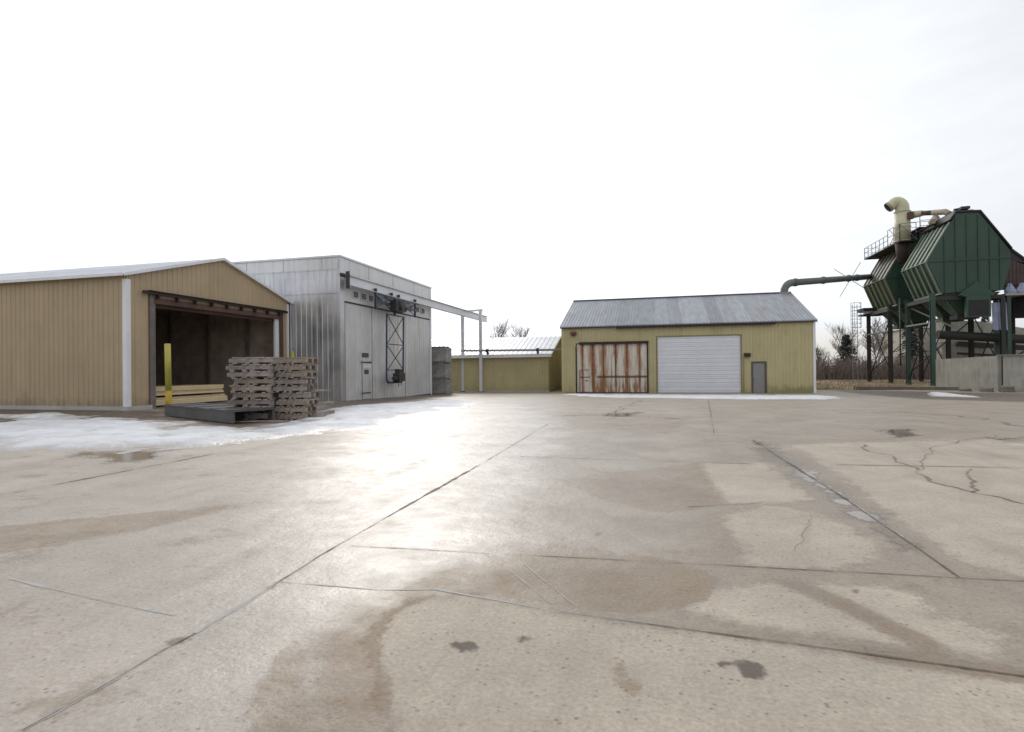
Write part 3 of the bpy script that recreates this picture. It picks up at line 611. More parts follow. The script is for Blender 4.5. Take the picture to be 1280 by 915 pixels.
def stack(base, rz, protos, n, lab, yaw_j, off_j, h=.1795):
    for k in range(n):
        p = protos[(k * 7 // 3) % 2]
        o_ = p if id(p) not in used_p else copy_tree(p); used_p.add(id(p))
        o_.location = (base[0] + rng.uniform(-off_j, off_j), base[1] + rng.uniform(-off_j, off_j), base[2] + k * (h + .006)); o_.rotation_euler = (0, 0, rz + rng.uniform(-yaw_j, yaw_j))
        o_['label'] = '%s weathered pallet of the %s pallet stack beside the shed bay' % (ordw[k], lab); o_['group'] = 'weathered wooden pallets stacked outside the shed'
stack((-10.95, 12.55, .02), R(13), protoA, 9, 'left', R(4), .055)
stack((-9.74, 12.92, .0), R(8), protoB, 9, 'right, untidier', R(10), .06)
# broken boards and blocks at the foot of the right stack
for k, (p, q, w_, h_, lab) in enumerate((((-8.85, 13.2, .10), (-8.75, 13.9, .16), .14, .09, 'short thick board end lying in the snow right of the pallet stacks'),
                                 ((-8.95, 13.3, .78), (-9.0, 14.1, .74), .12, .05, 'loose board poking out half way up behind the right pallet stack'),
                                 ((-9.0, 13.3, .36), (-8.85, 14.0, .40), .14, .07, 'loose board sticking out low on the right of the untidy pallet stack'),
                                 ((-10.4, 11.9, .04), (-9.1, 12.25, .05), .12, .03, 'loose grey board lying flat at the foot of the pallet stacks'))):
    o_ = MB().beam(p, q, w_, h_).build('loose_board', M['wood'])
    tag(o_, lab, 'board', 'loose boards by the pallet stacks')

# ---- the kiln: tall dull aluminium box
KX, KY0, KY1, KXL, KZ, KT = -15.05, 24.62, 36.1, -27.0, -.32, 6.95
kiln = empty('drying_kiln', (KX, KY0, -.3), 'tall dull aluminium clad kiln building with stained flat doors', 'kiln building')
mb = WB()
mb.box((KXL, KY0 + .04, -.6), (KX - .04, KY1, KT - .03))
ribwall(mb, (KXL, KY0, 0), (1, 0, 0), (0, -1, 0), KX - KXL, 5.15, -.45, .30, .045, .03)
ribwall(mb, (KX, KY1, 0), (-1, 0, 0), (0, 1, 0), KX - KXL, KT - .03, -.6, .30, .045, .03)
mb.build('wall', M['kiln'], kiln)
mb = WB()
ribwall(mb, (KXL, KY0 - .02, 0), (1, 0, 0), (0, -1, 0), KX - KXL, 6.30, 5.17, .30, .03, .015)
mb.box((KXL, KY0 - .035, 5.13), (KX, KY0 - .015, 5.165)); mb.box((KXL, KY0 - .045, 6.28), (KX, KY0 - .02, 6.32))
mb.build('upper_wall_panel', M['kiln'], kiln)
mb = WB()
x = KXL
while x < KX - .1: mb.box((x, KY0 - .03, 6.33), (min(x + 2.2, KX) - .03, KY0 + .03, KT - .05)); x += 2.2
y = KY0
while y < KY1 - .1: mb.box((KX - .03, y + .02, 6.12), (KX + .03, min(y + 2.85, KY1) - .02, KT - .05)); y += 2.87
mb.build('parapet_panel', M['kiln_band'], kiln)
mb = WB(); mb.box((KXL - .06, KY0 - .08, KT - .04), (KX + .08, KY1 + .06, KT + .05)); mb.build('parapet_cap', M['alu_beam'], kiln)
mb = WB(); mb.box((KX - .10, KY0 - .06, -.4), (KX + .05, KY0 + .34, KT - .06)); mb.build('corner_trim', M['kiln'], kiln)
mb = WB(); mb.box((KX - .10, KY1 - .30, -.6), (KX + .05, KY1 + .04, KT - .06)); mb.build('corner_trim', M['kiln_band'], kiln)
# stained doors below, machine band above them
mb = WB(); mb.box((KX - .03, KY0 + .36, 4.72), (KX + .02, KY1 - .32, 6.1)); mb.build('upper_panel', M['kiln_band'], kiln)
y = KY0 + .40; seams = [KY0 + .40, 27.72, 29.1, 31.9, 33.6, KY1 - .34]
for k, (a, b_) in enumerate(zip(seams, seams[1:])):
    mb = WB(); ribwall(mb, (KX + .05 + .012 * (k % 2), a, 0), (0, 1, 0), (1, 0, 0), b_ - a - .03, 4.68, -.34, .34, .02, .012)
    mb.box((KX - .03, a, -.34), (KX + .045, b_ - .03, 4.68)); mb.build('door_panel', M['kiln_door'], kiln)
mb = WB(); mb.box((KX + .055, KY0 + .36, 4.72), (KX + .09, KY1 - .32, 4.77)); mb.box((KX + .02, KY0 + .36, -.50), (KX + .10, KY1 - .3, -.34)); mb.build('door_rail', M['dark'], kiln)
# walk-in door with notices
dr = WB(); dr.box((KX + .075, 26.60, -.22), (KX + .11, 27.55, 1.86)); dr = dr.build('access_door', M['kiln_door'], kiln)
mb = WB(); mb.box((KX + .115, 26.5, .08), (KX + .15, 27.4, .13)); mb.box((KX + .115, 26.45, 1.70), (KX + .15, 27.5, 1.76)); mb.build('hinge_bar', M['dark'], dr)
mb = WB(); mb.box((KX + .085, 26.62, 2.00), (KX + .10, 27.25, 2.22)); mb.build('notice', M['sign_dark'], kiln)
mb = WB(); mb.box((KX + .115, 26.60, 1.42), (KX + .13, 27.45, 1.62)); mb.build('notice', M['sign'], dr)
mb = WB(); mb.box((KX + .115, 26.75, 1.10), (KX + .13, 27.2, 1.34)); mb.build('notice', M['sign_dark'], dr)
# dark square vents along the machine band, small shallow boxes on the wall
for yv in (25.7, 26.5, 27.3, 28.1, 32.4, 33.4, 34.3):
    mb = WB(); f_ = mb.box((KX + .02, yv, 5.02), (KX + .10, yv + .55, 5.42)).build('vent', M['kiln_band'], kiln)
    mb = WB()
    for z in (5.06, 5.16, 5.26): mb.box((KX + .103, yv + .05, z), (KX + .115, yv + .50, z + .085))
    mb.build('vent_grille', M['vent'], f_)

# ---- overhead rail carrying the kiln door, running out past the kiln onto two posts
RX, RY1 = KX + .52, 47.7
rail = empty('overhead_rail', (RX, 43.2, -.54), 'pale overhead beam running along the kiln front out onto two steel posts', 'overhead rail')
mb = WB()
mb.box((RX - .02, KY0 - .1, 5.50), (RX + .02, RY1, 5.93)); mb.box((RX - .14, KY0 - .1, 5.935), (RX + .14, RY1, 5.965)); mb.box((RX - .14, KY0 - .1, 5.465), (RX + .14, RY1, 5.495))
mb.build('beam', M['alu_beam'], rail)
mb = WB()
for y in [KY0 + .1 + 1.42 * k for k in range(9)]: mb.box((KX + .06, y, 5.97), (RX + .0, y + .06, 6.02)); 
mb.box((KX + .06, KY0 - .1, 5.98), (KX + .2, KY1, 6.10)); mb.box((RX - .1, KY0 - .14, 5.3), (RX + .1, KY0 - .104, 6.15))
mb.build('bracket', M['dark'], rail)
for (px_, y) in ((-15.35, 43.6), (-13.62, 43.0)):
    mb = WB(); s_ = .11
    mb.box((px_ - s_, y - s_, -.50), (px_ + s_, y + s_, 5.98)).build('post', M['alu_beam'], rail)
    mb = WB(); mb.box((px_ - .2, y - .2, -.56), (px_ + .2, y + .2, -.505)).build('base_plate', M['dark'], rail)
mb = WB(); mb.beam((-15.5, 43.65, 6.05), (-13.45, 42.94, 6.05), .16, .13).build('crossbeam', M['alu_beam'], rail)

# ---- blue door carrier hanging from the rail
car = empty('door_carrier', (RX + .15, 30.6, .6), 'blue steel lifting frame hanging from the rail on the kiln front', 'door carrier')
bx = RX + .10
mb = WB()
mb.beam((bx, 29.62, 4.45), (bx, 29.52, .95), .07); mb.beam((bx, 31.75, 4.45), (bx, 31.62, .95), .07); mb.build('upright', M['blue'], car)
mb = WB(); mb.beam((bx, 29.6, 4.42), (bx, 31.75, 4.42), .07); mb.beam((bx, 29.55, 2.75), (bx, 31.68, 2.75), .05); mb.beam((bx, 29.54, 1.3), (bx, 31.66, 1.3), .05); mb.build('crossbar', M['blue'], car)
mb = WB(); mb.beam((bx, 29.6, 2.75), (bx, 31.7, 4.38), .035); mb.beam((bx + .03, 29.6, 4.38), (bx + .03, 31.7, 2.75), .035); mb.beam((bx, 29.6, 2.7), (bx, 31.65, 1.32), .035); mb.beam((bx + .03, 29.6, 1.32), (bx + .03, 31.65, 2.7), .035); mb.build('cross_brace', M['dark'], car)
pts = [(bx, 29.52, .97), (bx, 29.55, .72), (bx, 29.75, .60), (bx, 31.40, .60), (bx, 31.60, .72), (bx, 31.62, .97)]
mb = WB(); mb.tube(pts, .06, 8).build('bottom_loop', M['blue'], car)
mb = WB(); mb.box((bx - .05, 30.4, .66), (bx + .35, 31.15, 1.12)); mb.box((bx + .0, 30.55, 1.125), (bx + .28, 30.95, 1.35)); mb.tube([(bx + .15, 30.1, .82), (bx + .15, 30.39, .82)], .13, 12); mb.build('winch_motor', M['dark'], car)
mb = WB(); mb.tube([(bx + .2, 30.6, .62), (bx + .2, 30.62, .34)], .02, 6); mb.tube([(bx + .2, 30.95, .62), (bx + .2, 30.93, .40)], .02, 6); mb.build('hanging_cable', M['black'], car)
mb = WB()
mb.beam((bx, 28.3, 4.98), (bx, 33.5, 4.98), .09, .14); mb.beam((bx + .2, 28.3, 5.35), (bx + .2, 33.5, 5.35), .06, .06)
for y in (28.35, 30.6, 33.4): mb.beam((bx, y, 4.55 if y != 30.6 else 4.4), (bx, y, 5.44), .10, .10)
mb.beam((bx, 28.4, 5.3), (bx, 30.5, 4.6), .05); mb.beam((bx, 33.3, 5.3), (bx, 30.8, 4.6), .05); mb.beam((bx + .1, 29.2, 5.3), (bx + .1, 31.9, 4.75), .06); mb.beam((bx + .1, 32.3, 5.3), (bx + .1, 29.6, 4.75), .06); mb.beam((bx, 31, 5.4), (bx, 33.2, 4.7), .04); mb.beam((bx, 30.3, 5.4), (bx, 28.5, 4.7), .04)
mb.build('trolley_frame', M['blue'], car)
for y in (28.35, 30.2, 31.1, 33.4):
    mb = WB(); mb.tube([(RX + .05, y, 5.58), (RX + .17, y, 5.58)], .09, 14).build('trolley_wheel', M['dark'], car)
mb = WB(); mb.box((bx - .05, 30.1, 4.62), (bx + .35, 31.2, 5.25)); mb.tube([(bx + .15, 31.2, 4.95), (bx + .15, 31.75, 4.95)], .17, 14); mb.tube([(bx + .36, 30.6, 4.7), (bx + .36, 30.6, 5.2)], .12, 12); mb.build('gearbox', M['dark'], car)

car.location.y -= 1.25

# ---- three slatted crates of grey timber at the end of the kiln
def crate():
    e = empty('crate', (0, 0, 0), 'x', 'crate')
    mb = MB(); W_, D_, H_ = 1.5, 1.2, 1.0
    for k in range(6):
        z = .10 + k * .15
        mb.box((0, 0, z), (W_, .03, z + .135)); mb.box((0, D_ - .03, z), (W_, D_, z + .135)); mb.box((W_ - .03, .032, z), (W_, D_ - .032, z + .135)); mb.box((0, .032, z), (.03, D_ - .032, z + .135))
    mb.build('slatted_side', M['wood_crate'], e)
    mb = MB()
    for x in (.032, W_ - .11):
        for y in (.032, D_ - .11): mb.box((x, y, .0), (x + .078, y + .078, H_ + .04))
    mb.build('corner_post', M['wood2'], e)
    MB().box((.12, .04, .0), (W_ - .12, D_ - .12, H_ + .115)).build('contents', M['wood'], e)
    for x in (.0, W_ / 2, W_ - .1): MB().box((x, .0, 0), (x + .1, D_, .085)).build('skid', M['wood2'], e)
    return e
c0 = crate()
for k, w_ in enumerate(('bottom', 'middle', 'top')):
    o_ = c0 if k == 0 else copy_tree(c0)
    o_.location = (-15.72 + (.03, -.04, .02)[k], 36.75 + (.0, .04, -.02)[k], -.44 + k * 1.125); o_.rotation_euler = (0, 0, (.01, -.02, .015)[k])
    o_['label'] = '%s grey slatted timber crate of the stack at the end of the kiln' % w_; o_['group'] = 'stacked grey timber crates beside the kiln'

# ---- low olive shed behind, with its pale roof
LX0, LX1, LY0, LY1 = -30.0, -8.2, 43.55, 52.5
low = empty('low_shed', (LX1, LY0, -.54), 'low olive yellow shed with a snowy pale metal roof behind the posts', 'shed')
lm = (LY0 + LY1) / 2; le, lr = 2.42, 3.98
mb = WB()
ribwall(mb, (LX0, LY0, 0), (1, 0, 0), (0, -1, 0), LX1 - LX0, le, -.5, .23, .035, .02)
ribwall(mb, (LX1, LY0, 0), (0, 1, 0), (1, 0, 0), LY1 - LY0, lambda s: le + (lr - le) * (1 - abs(s - (LY1 - LY0) / 2) / ((LY1 - LY0) / 2)), -.5, .23, .035, .02, brk=[(LY1 - LY0) / 2])
mb.box((LX0, LY0 + .05, -.6), (LX1 - .05, LY1, le - .05))
mb.build('wall', M['olive'], low)
mb = WB(); mb.box((LX0, LY0 - .06, -.62), (LX1 + .05, LY0 + .02, -.46)); mb.build('base_trim', M['conc_edge'], low)
mb = WB()
for ya in (LY0 - .35, LY1 + .35):
    za = le - .35 * (lr - le) / (lm - LY0); mb.prism([(ya, za + .02), (lm, lr + .02), (lm, lr + .10), (ya, za + .10)], 'x', LX0 - .3, LX1 + .3)
x = LX0
while x < LX1 + .2:
    mb.beam((x, LY0 - .34, le - .35 * (lr - le) / (lm - LY0) + .115), (x, lm, lr + .115), .05, .03); x += .4
mb.build('roof', M['roof_white'], low)
mb = WB(); mb.box((LX0 - .3, LY0 - .40, le - .22), (LX1 + .3, LY0 - .36, le + .04)); mb.build('eave_trim', M['white_trim'], low)

pp = empty('overhead_pipe', (-12, 42.7, 2.7), 'long pale grey pipe running level across the front of the low olive shed roof', 'pipe')
mb = WB(); mb.tube([(-15.2, 42.75, 2.80), (-6.76, 42.75, 2.73)], .085, 12).build('pipe_run', M['pipe_pale'], pp)
for x in (-13.0, -8.9):
    mb = WB(); mb.tube([(x - .09, 42.75, 2.765), (x + .09, 42.75, 2.765)], .15, 12); mb.beam((x, 42.75, 2.75), (x, 43.2, 2.50), .06); mb.box((x - .05, 42.66, 2.45), (x + .05, 42.84, 2.72)); mb.build('pipe_clamp', M['dark'], pp)
# ---- olive warehouse facing the yard
WX0, WX1, WY0, WY1, WB_ = -6.74, 10.3, 41.3, 55.7, -.54
we, wr = 4.36, 7.03; wm = (WY0 + WY1) / 2
wh = empty('warehouse', (0, WY0, WB_), 'olive yellow metal warehouse with grey roof, rusty sliding door and white overhead door', 'warehouse')
op = [(-5.72 - WX0, -.55 - WX0, WB_ + .04, 3.12), (.09 - WX0, 5.72 - WX0, WB_ + .02, 3.50), (6.35 - WX0, 7.30 - WX0, WB_ + .02, 1.62)]
mb = WB()
ribwall(mb, (WX0, WY0, 0), (1, 0, 0), (0, -1, 0), WX1 - WX0, we, WB_, .23, .035, .02, op)
gabw = lambda s: we + (wr - we) * (1 - abs(s - (WY1 - WY0) / 2) / ((WY1 - WY0) / 2))
ribwall(mb, (WX0, WY1, 0), (0, -1, 0), (-1, 0, 0), WY1 - WY0, gabw, WB_, .23, .035, .02, brk=[(WY1 - WY0) / 2])
ribwall(mb, (WX1, WY0, 0), (0, 1, 0), (1, 0, 0), WY1 - WY0, gabw, WB_, .23, .035, .02, brk=[(WY1 - WY0) / 2])
mb.box((WX0 + .03, WY0 + .25, WB_), (WX1 - .03, WY1, we - .03))
for o_ in op:
    for x in (o_[0], o_[1]): mb.box((WX0 + x - (.04 if x == o_[0] else 0), WY0 + .03, WB_), (WX0 + x + (.04 if x == o_[1] else 0), WY0 + .25, o_[3]))
    mb.box((WX0 + o_[0], WY0 + .03, o_[3]), (WX0 + o_[1], WY0 + .25, o_[3] + .04))
mb.build('wall', M['olive'], wh)
mm, N, L, b = nodes('grey_sheet_roof'); t = N.new('ShaderNodeTexCoord'); V = t.outputs['Object']
mp = N.new('ShaderNodeMapping'); mp.inputs['Scale'].default_value = (1.1, 0.001, 0.001); L.new(V, mp.inputs[0])
wn = N.new('ShaderNodeTexWhiteNoise'); wn.noise_dimensions = '1D'
sx = N.new('ShaderNodeSeparateXYZ'); L.new(V, sx.inputs[0]); fl = math_(N, L, 'FLOOR', math_(N, L, 'DIVIDE', sx.outputs[0], .92)); L.new(fl, wn.inputs['W'])
n1 = noise_(N, L, V, 1.5, 5, .6, (2, .4, .4)); 
o = mixc(N, L, wn.outputs['Value'], (.24, .25, .275), (.36, .37, .40)); o = mixc(N, L, 1., o, rng_(N, L, n1, .3, .7, .8, 1.2), 'MULTIPLY')
rs = math_(N, L, 'MULTIPLY', rng_(N, L, noise_(N, L, V, 1, 5, .6, (2.5, .25, .25)), .56, .68), rng_(N, L, sx.outputs[0], 1.0, 4.5))
o = mixc(N, L, math_(N, L, 'MULTIPLY', rs, .55), o, (.30, .20, .165))
L.new(o, b.inputs['Base Color']); b.inputs['Roughness'].default_value = .5; b.inputs['Metallic'].default_value = .15
mb = WB(); sl = (wr - we) / (wm - WY0)
for ya in (WY0 - .22, WY1 + .22):
    za = we - .22 * sl; mb.prism([(ya, za + .03), (wm, wr + .03), (wm, wr + .09), (ya, za + .09)], 'x', WX0 - .12, WX1 + .12)
x = WX0 - .1
while x < WX1 + .1:
    for ya in (WY0 - .23, WY1 + .23): mb.beam((x, ya, we - .22 * sl + .105), (x, wm, wr + .105), .05, .035)
    x += .23
mb.build('roof', mm, wh)
mb = WB(); mb.beam((WX0 - .12, wm, wr + .13), (WX1 + .12, wm, wr + .13), .35, .05); mb.build('ridge_cap', M['galv'], wh)
mb = WB(); mb.box((WX0 - .1, WY0 - .21, we - .13), (WX1 + .1, WY0 - .06, we - .03)); mb.build('eave_soffit', M['dark'], wh)
mb = WB(); mb.box((WX0 + 4.0, WY0 - .30, we - .24), (WX0 + 14.6, WY0 - .20, we - .135)); mb.build('broken_gutter', M['rustdark'], wh)
for x0, x1 in ((WX0 - .04, WX0 + .17), (WX1 - .10, WX1 + .06)):
    mb = WB(); mb.box((x0, WY0 - .045, WB_), (x1, WY0 + .12, we - .14)); mb.build('corner_trim', M['white_trim'] if x0 > 0 else M['olive'], wh)
mb = WB()
for sgn, y0 in ((1, WY0 - .22), (-1, WY1 + .22)):
    mb.prism([(y0, we - .22*sl - .10), (wm, wr - .08), (wm, wr + .12), (y0, we - .22 * sl + .10)], 'x', WX1 + .125, WX1 + .15)
mb.build('rake_trim', M['white_trim'], wh)
# rusty sliding door
dm, N, L, b = nodes('white_panels_running_with_rust'); t = N.new('ShaderNodeTexCoord'); V = t.outputs['Object']; sx = N.new('ShaderNodeSeparateXYZ'); L.new(V, sx.inputs[0])
nn = noise_(N, L, V, 1, 6, .7, (6, 1, .7)); n3 = noise_(N, L, V, 3.0, 6, .7); n4 = noise_(N, L, V, 1, 5, .65, (2.2, 1, .5))
base = mixc(N, L, rng_(N, L, n3, .3, .7), (.60, .55, .46), (.70, .66, .60)); base = mixc(N, L, rng_(N, L, nn, .46, .66, 0, .75), base, (.40, .27, .17))
DX0, DX1 = -5.66, -.61; DW = DX1 - DX0
halo = None; core = None
for f_, wd_ in ((.085, .07), (.235, .15), (.385, .16), (.56, .17), (.72, .12), (.90, .11)):
    d = math_(N, L, 'ABSOLUTE', math_(N, L, 'SUBTRACT', sx.outputs[0], DX0 + f_ * DW))
    wob = math_(N, L, 'MULTIPLY', rng_(N, L, n4, .35, .65, .05, 2.6), wd_)
    r = math_(N, L, 'DIVIDE', d, wob); halo = r if halo is None else math_(N, L, 'MINIMUM', halo, r)
    r2 = math_(N, L, 'DIVIDE', d, wd_ * .38); core = r2 if core is None else math_(N, L, 'MINIMUM', core, r2)
o = mixc(N, L, math_(N, L, 'MULTIPLY', rng_(N, L, halo, .5, 1.4, 1, 0), rng_(N, L, nn, .3, .6, .55, 1)), base, (.34, .15, .065))
o = mixc(N, L, math_(N, L, 'MULTIPLY', rng_(N, L, core, .6, 1.2, 1, 0), rng_(N, L, n3, .3, .55, .2, .95)), o, (.085, .03, .018))
zr = math_(N, L, 'ABSOLUTE', math_(N, L, 'SUBTRACT', sx.outputs[2], .64)); zr = math_(N, L, 'MULTIPLY', rng_(N, L, zr, .05, .12, 1, 0), rng_(N, L, sx.outputs[0], DX0 + 1.3, DX0 + 1.6))
o = mixc(N, L, math_(N, L, 'MULTIPLY', zr, .85), o, (.07, .03, .02))
lowr = math_(N, L, 'MULTIPLY', rng_(N, L, math_(N, L, 'MULTIPLY_ADD', n3, .8, sx.outputs[2]), .3, 1.1, 1, 0), rng_(N, L, nn, .42, .55))
lowr = math_(N, L, 'MULTIPLY', lowr, rng_(N, L, sx.outputs[0], DX0 + .9, DX0 + 1.2)); o = mixc(N, L, math_(N, L, 'MULTIPLY', lowr, .85), o, (.26, .13, .055))
L.new(o, b.inputs['Base Color']); b.inputs['Roughness'].default_value = .7
mb = MB()
for k in range(6):
    a = DX0 + DW * k / 6; mb.box((a + .008, WY0 + .045, WB_ + .07), (DX0 + DW * (k + 1) / 6 - .008, WY0 + .10, 3.06))
    mb.box((a + DW / 12 - .03, WY0 + .02, WB_ + .07), (a + DW / 12 + .03, WY0 + .044, 3.06))
d = mb.build('sliding_door', dm); d.parent = wh; d.matrix_parent_inverse = Matrix.Translation(-Vector(wh.location))
mb = WB(); mb.box((DX0 + .25, WY0 - .0, WB_ + .1), (DX0 + .93, WY0 + .018, 1.14)); wk = mb.build('wicket_door', dm, wh)
mb = WB(); mb.box((DX0 + .22, WY0 - .02, 1.145), (DX0 + .97, WY0 + .015, 1.18)); mb.box((DX0 + .25, WY0 - .02, .60), (DX0 + .93, WY0 - .003, .66)); mb.box((DX0 + .20, WY0 - .02, WB_ + .1), (DX0 + .245, WY0 + .015, 1.14)); mb.box((DX0 + .6, WY0 - .05, .36), (DX0 + .85, WY0 - .021, .40)); mb.build('frame', M['rust'], wk)
mb = WB(); mb.box((DX0 + .2, WY0 - .12, 3.02), (DX1 + .12, WY0 + .02, 3.20)); mb.build('door_track', M['rustdark'], wh)
mb = WB(); mb.box((DX0 - .08, WY0 - .03, WB_), (DX0 - .01, WY0 + .03, 2.9)); mb.box((DX1 + .01, WY0 - .05, WB_), (DX1 + .10, WY0 + .03, 3.0)); mb.box((DX0 - .08, WY0 - .05, WB_ - .02), (DX1 + .1, WY0 + .04, WB_ + .065)); mb.build('door_frame', M['rustdark'], wh)
# white overhead door, four sections of fine ribs
od = WB(); z = WB_ + .03; nsec = 7; hs_ = (3.46 - z) / nsec
for k in range(nsec):
    for r_ in range(4):
        a = z + k * hs_ + r_ * hs_ / 4; od.box((.13, WY0 + .09 - .022 * (r_ % 2), a + .006), (5.68, WY0 + .14, a + hs_ / 4 - .006))
    od.box((.13, WY0 + .10, z + k * hs_), (5.68, WY0 + .138, z + (k + 1) * hs_ - .012))
for x in (2.88,): od.box((x, WY0 + .05, z), (x + .05, WY0 + .066, 3.46))
ov = od.build('overhead_door', M['door_white'], wh)
mb = WB(); mb.box((.04, WY0 - .02, WB_), (.125, WY0 + .05, 3.52)); mb.box((5.69, WY0 - .02, WB_), (5.76, WY0 + .05, 3.52)); mb.box((.126, WY0 - .02, 3.465), (5.689, WY0 + .05, 3.53)); mb.build('overhead_door_frame', M['olive_dark'], wh)
# man door
mb = WB(); mb.box((6.45, WY0 + .02, WB_ + .03), (7.20, WY0 + .07, 1.53)); md = mb.build('door', M['door_grey'], wh)
mb = WB(); mb.tube([(6.54, WY0 + .02, .42), (6.54, WY0 - .05, .42)], .03, 10); mb.build('knob', M['galv'], md)
mb = WB(); mb.box((6.34, WY0 - .03, WB_), (6.445, WY0 + .06, 1.63)); mb.box((7.205, WY0 - .03, WB_), (7.32, WY0 + .06, 1.63)); mb.box((6.446, WY0 - .03, 1.535), (7.204, WY0 + .06, 1.63)); mb.build('door_frame', M['frame_brown'], wh)
mb = WB(); mb.box((5.90, WY0 - .22, 1.95), (6.28, WY0 - .01, 2.15)); mb.prism([(WY0 - .30, 2.10), (WY0 - .03, 2.10), (WY0 - .03, 2.22)], 'x', 5.88, 6.30); mb.build('wall_lamp', M['lamp'], wh)
mb = WB(); mb.tube([(5.86, WY0 - .035, WB_), (5.86, WY0 - .035, 1.93), (5.93, WY0 - .035, 2.0)], .02, 6); mb.build('conduit', M['olive_dark'], wh)
mb = WB(); mb.box((-6.05, WY0 - .28, 3.72), (-5.65, WY0 - .02, 3.98)); mb.tube([(-5.85, WY0 - .30, 3.75), (-5.85, WY0 - .16, 3.85)], .12, 12); mb.build('wall_lamp', M['lamp_red'], wh)
mb = WB(); mb.box((WX0 + .2, WY0 - .05, WB_ - .05), (DX0 - .1, WY0 - .02, WB_ + .08)); mb.box((5.8, WY0 - .05, WB_ - .05), (6.3, WY0 - .02, WB_ + .08)); mb.box((7.35, WY0 - .05, WB_ - .05), (WX1 - .1, WY0 - .02, WB_ + .08)); mb.build('base_trim', M['olive_dark'], wh)
# moss and dirt band along the foot of the right hand part lives in the siding itself

# ---- duct from the warehouse ridge to the bins
dt = empty('dust_duct', (10, 47, 7), 'long grey round duct running from the warehouse ridge to the green bins', 'duct')
mb = WB(); P = [(9.95, 48.5, 6.9), (9.95, 48.5, 7.2)] + [(9.95 + .75 * (1 - math.cos(a)), 48.5 + .35 * (1 - math.cos(a)), 7.2 + .75 * math.sin(a)) for a in [R(d_) for d_ in (15, 30, 45, 60, 75, 90)]]
mb.tube(P, .29, 16); mb.build('elbow', M['pipe'], dt)
e1 = Vector(P[-1]); e2 = Vector((21.2, 63.9, 10.25))
mb = WB(); mb.tube([e1, e2], .27, 16)
for t_k in (.02, .33, .66, .78): 
    p = e1.lerp(e2, t_k); dd = (e2 - e1).normalized() * .05; mb.tube([p - dd, p + dd], .33, 16)
mb.build('duct_run', M['pipe'], dt)
mb = WB(); mb.tube([(9.95, 48.5, 6.85), (9.95, 48.5, 7.15)], .42, 16); mb.build('roof_collar', M['galv'], dt)
mb = WB(); c_ = e1.lerp(e2, .68)
mb.tube([c_ + Vector((-1.35, 0, .95)), c_ + Vector((1.45, 0, -1.2))], .03, 5); mb.tube([c_ + Vector((.95, .1, 1.5)), c_ + Vector((-.85, .1, -1.7))], .03, 5); mb.build('cross_rod', M['galv'], dt)

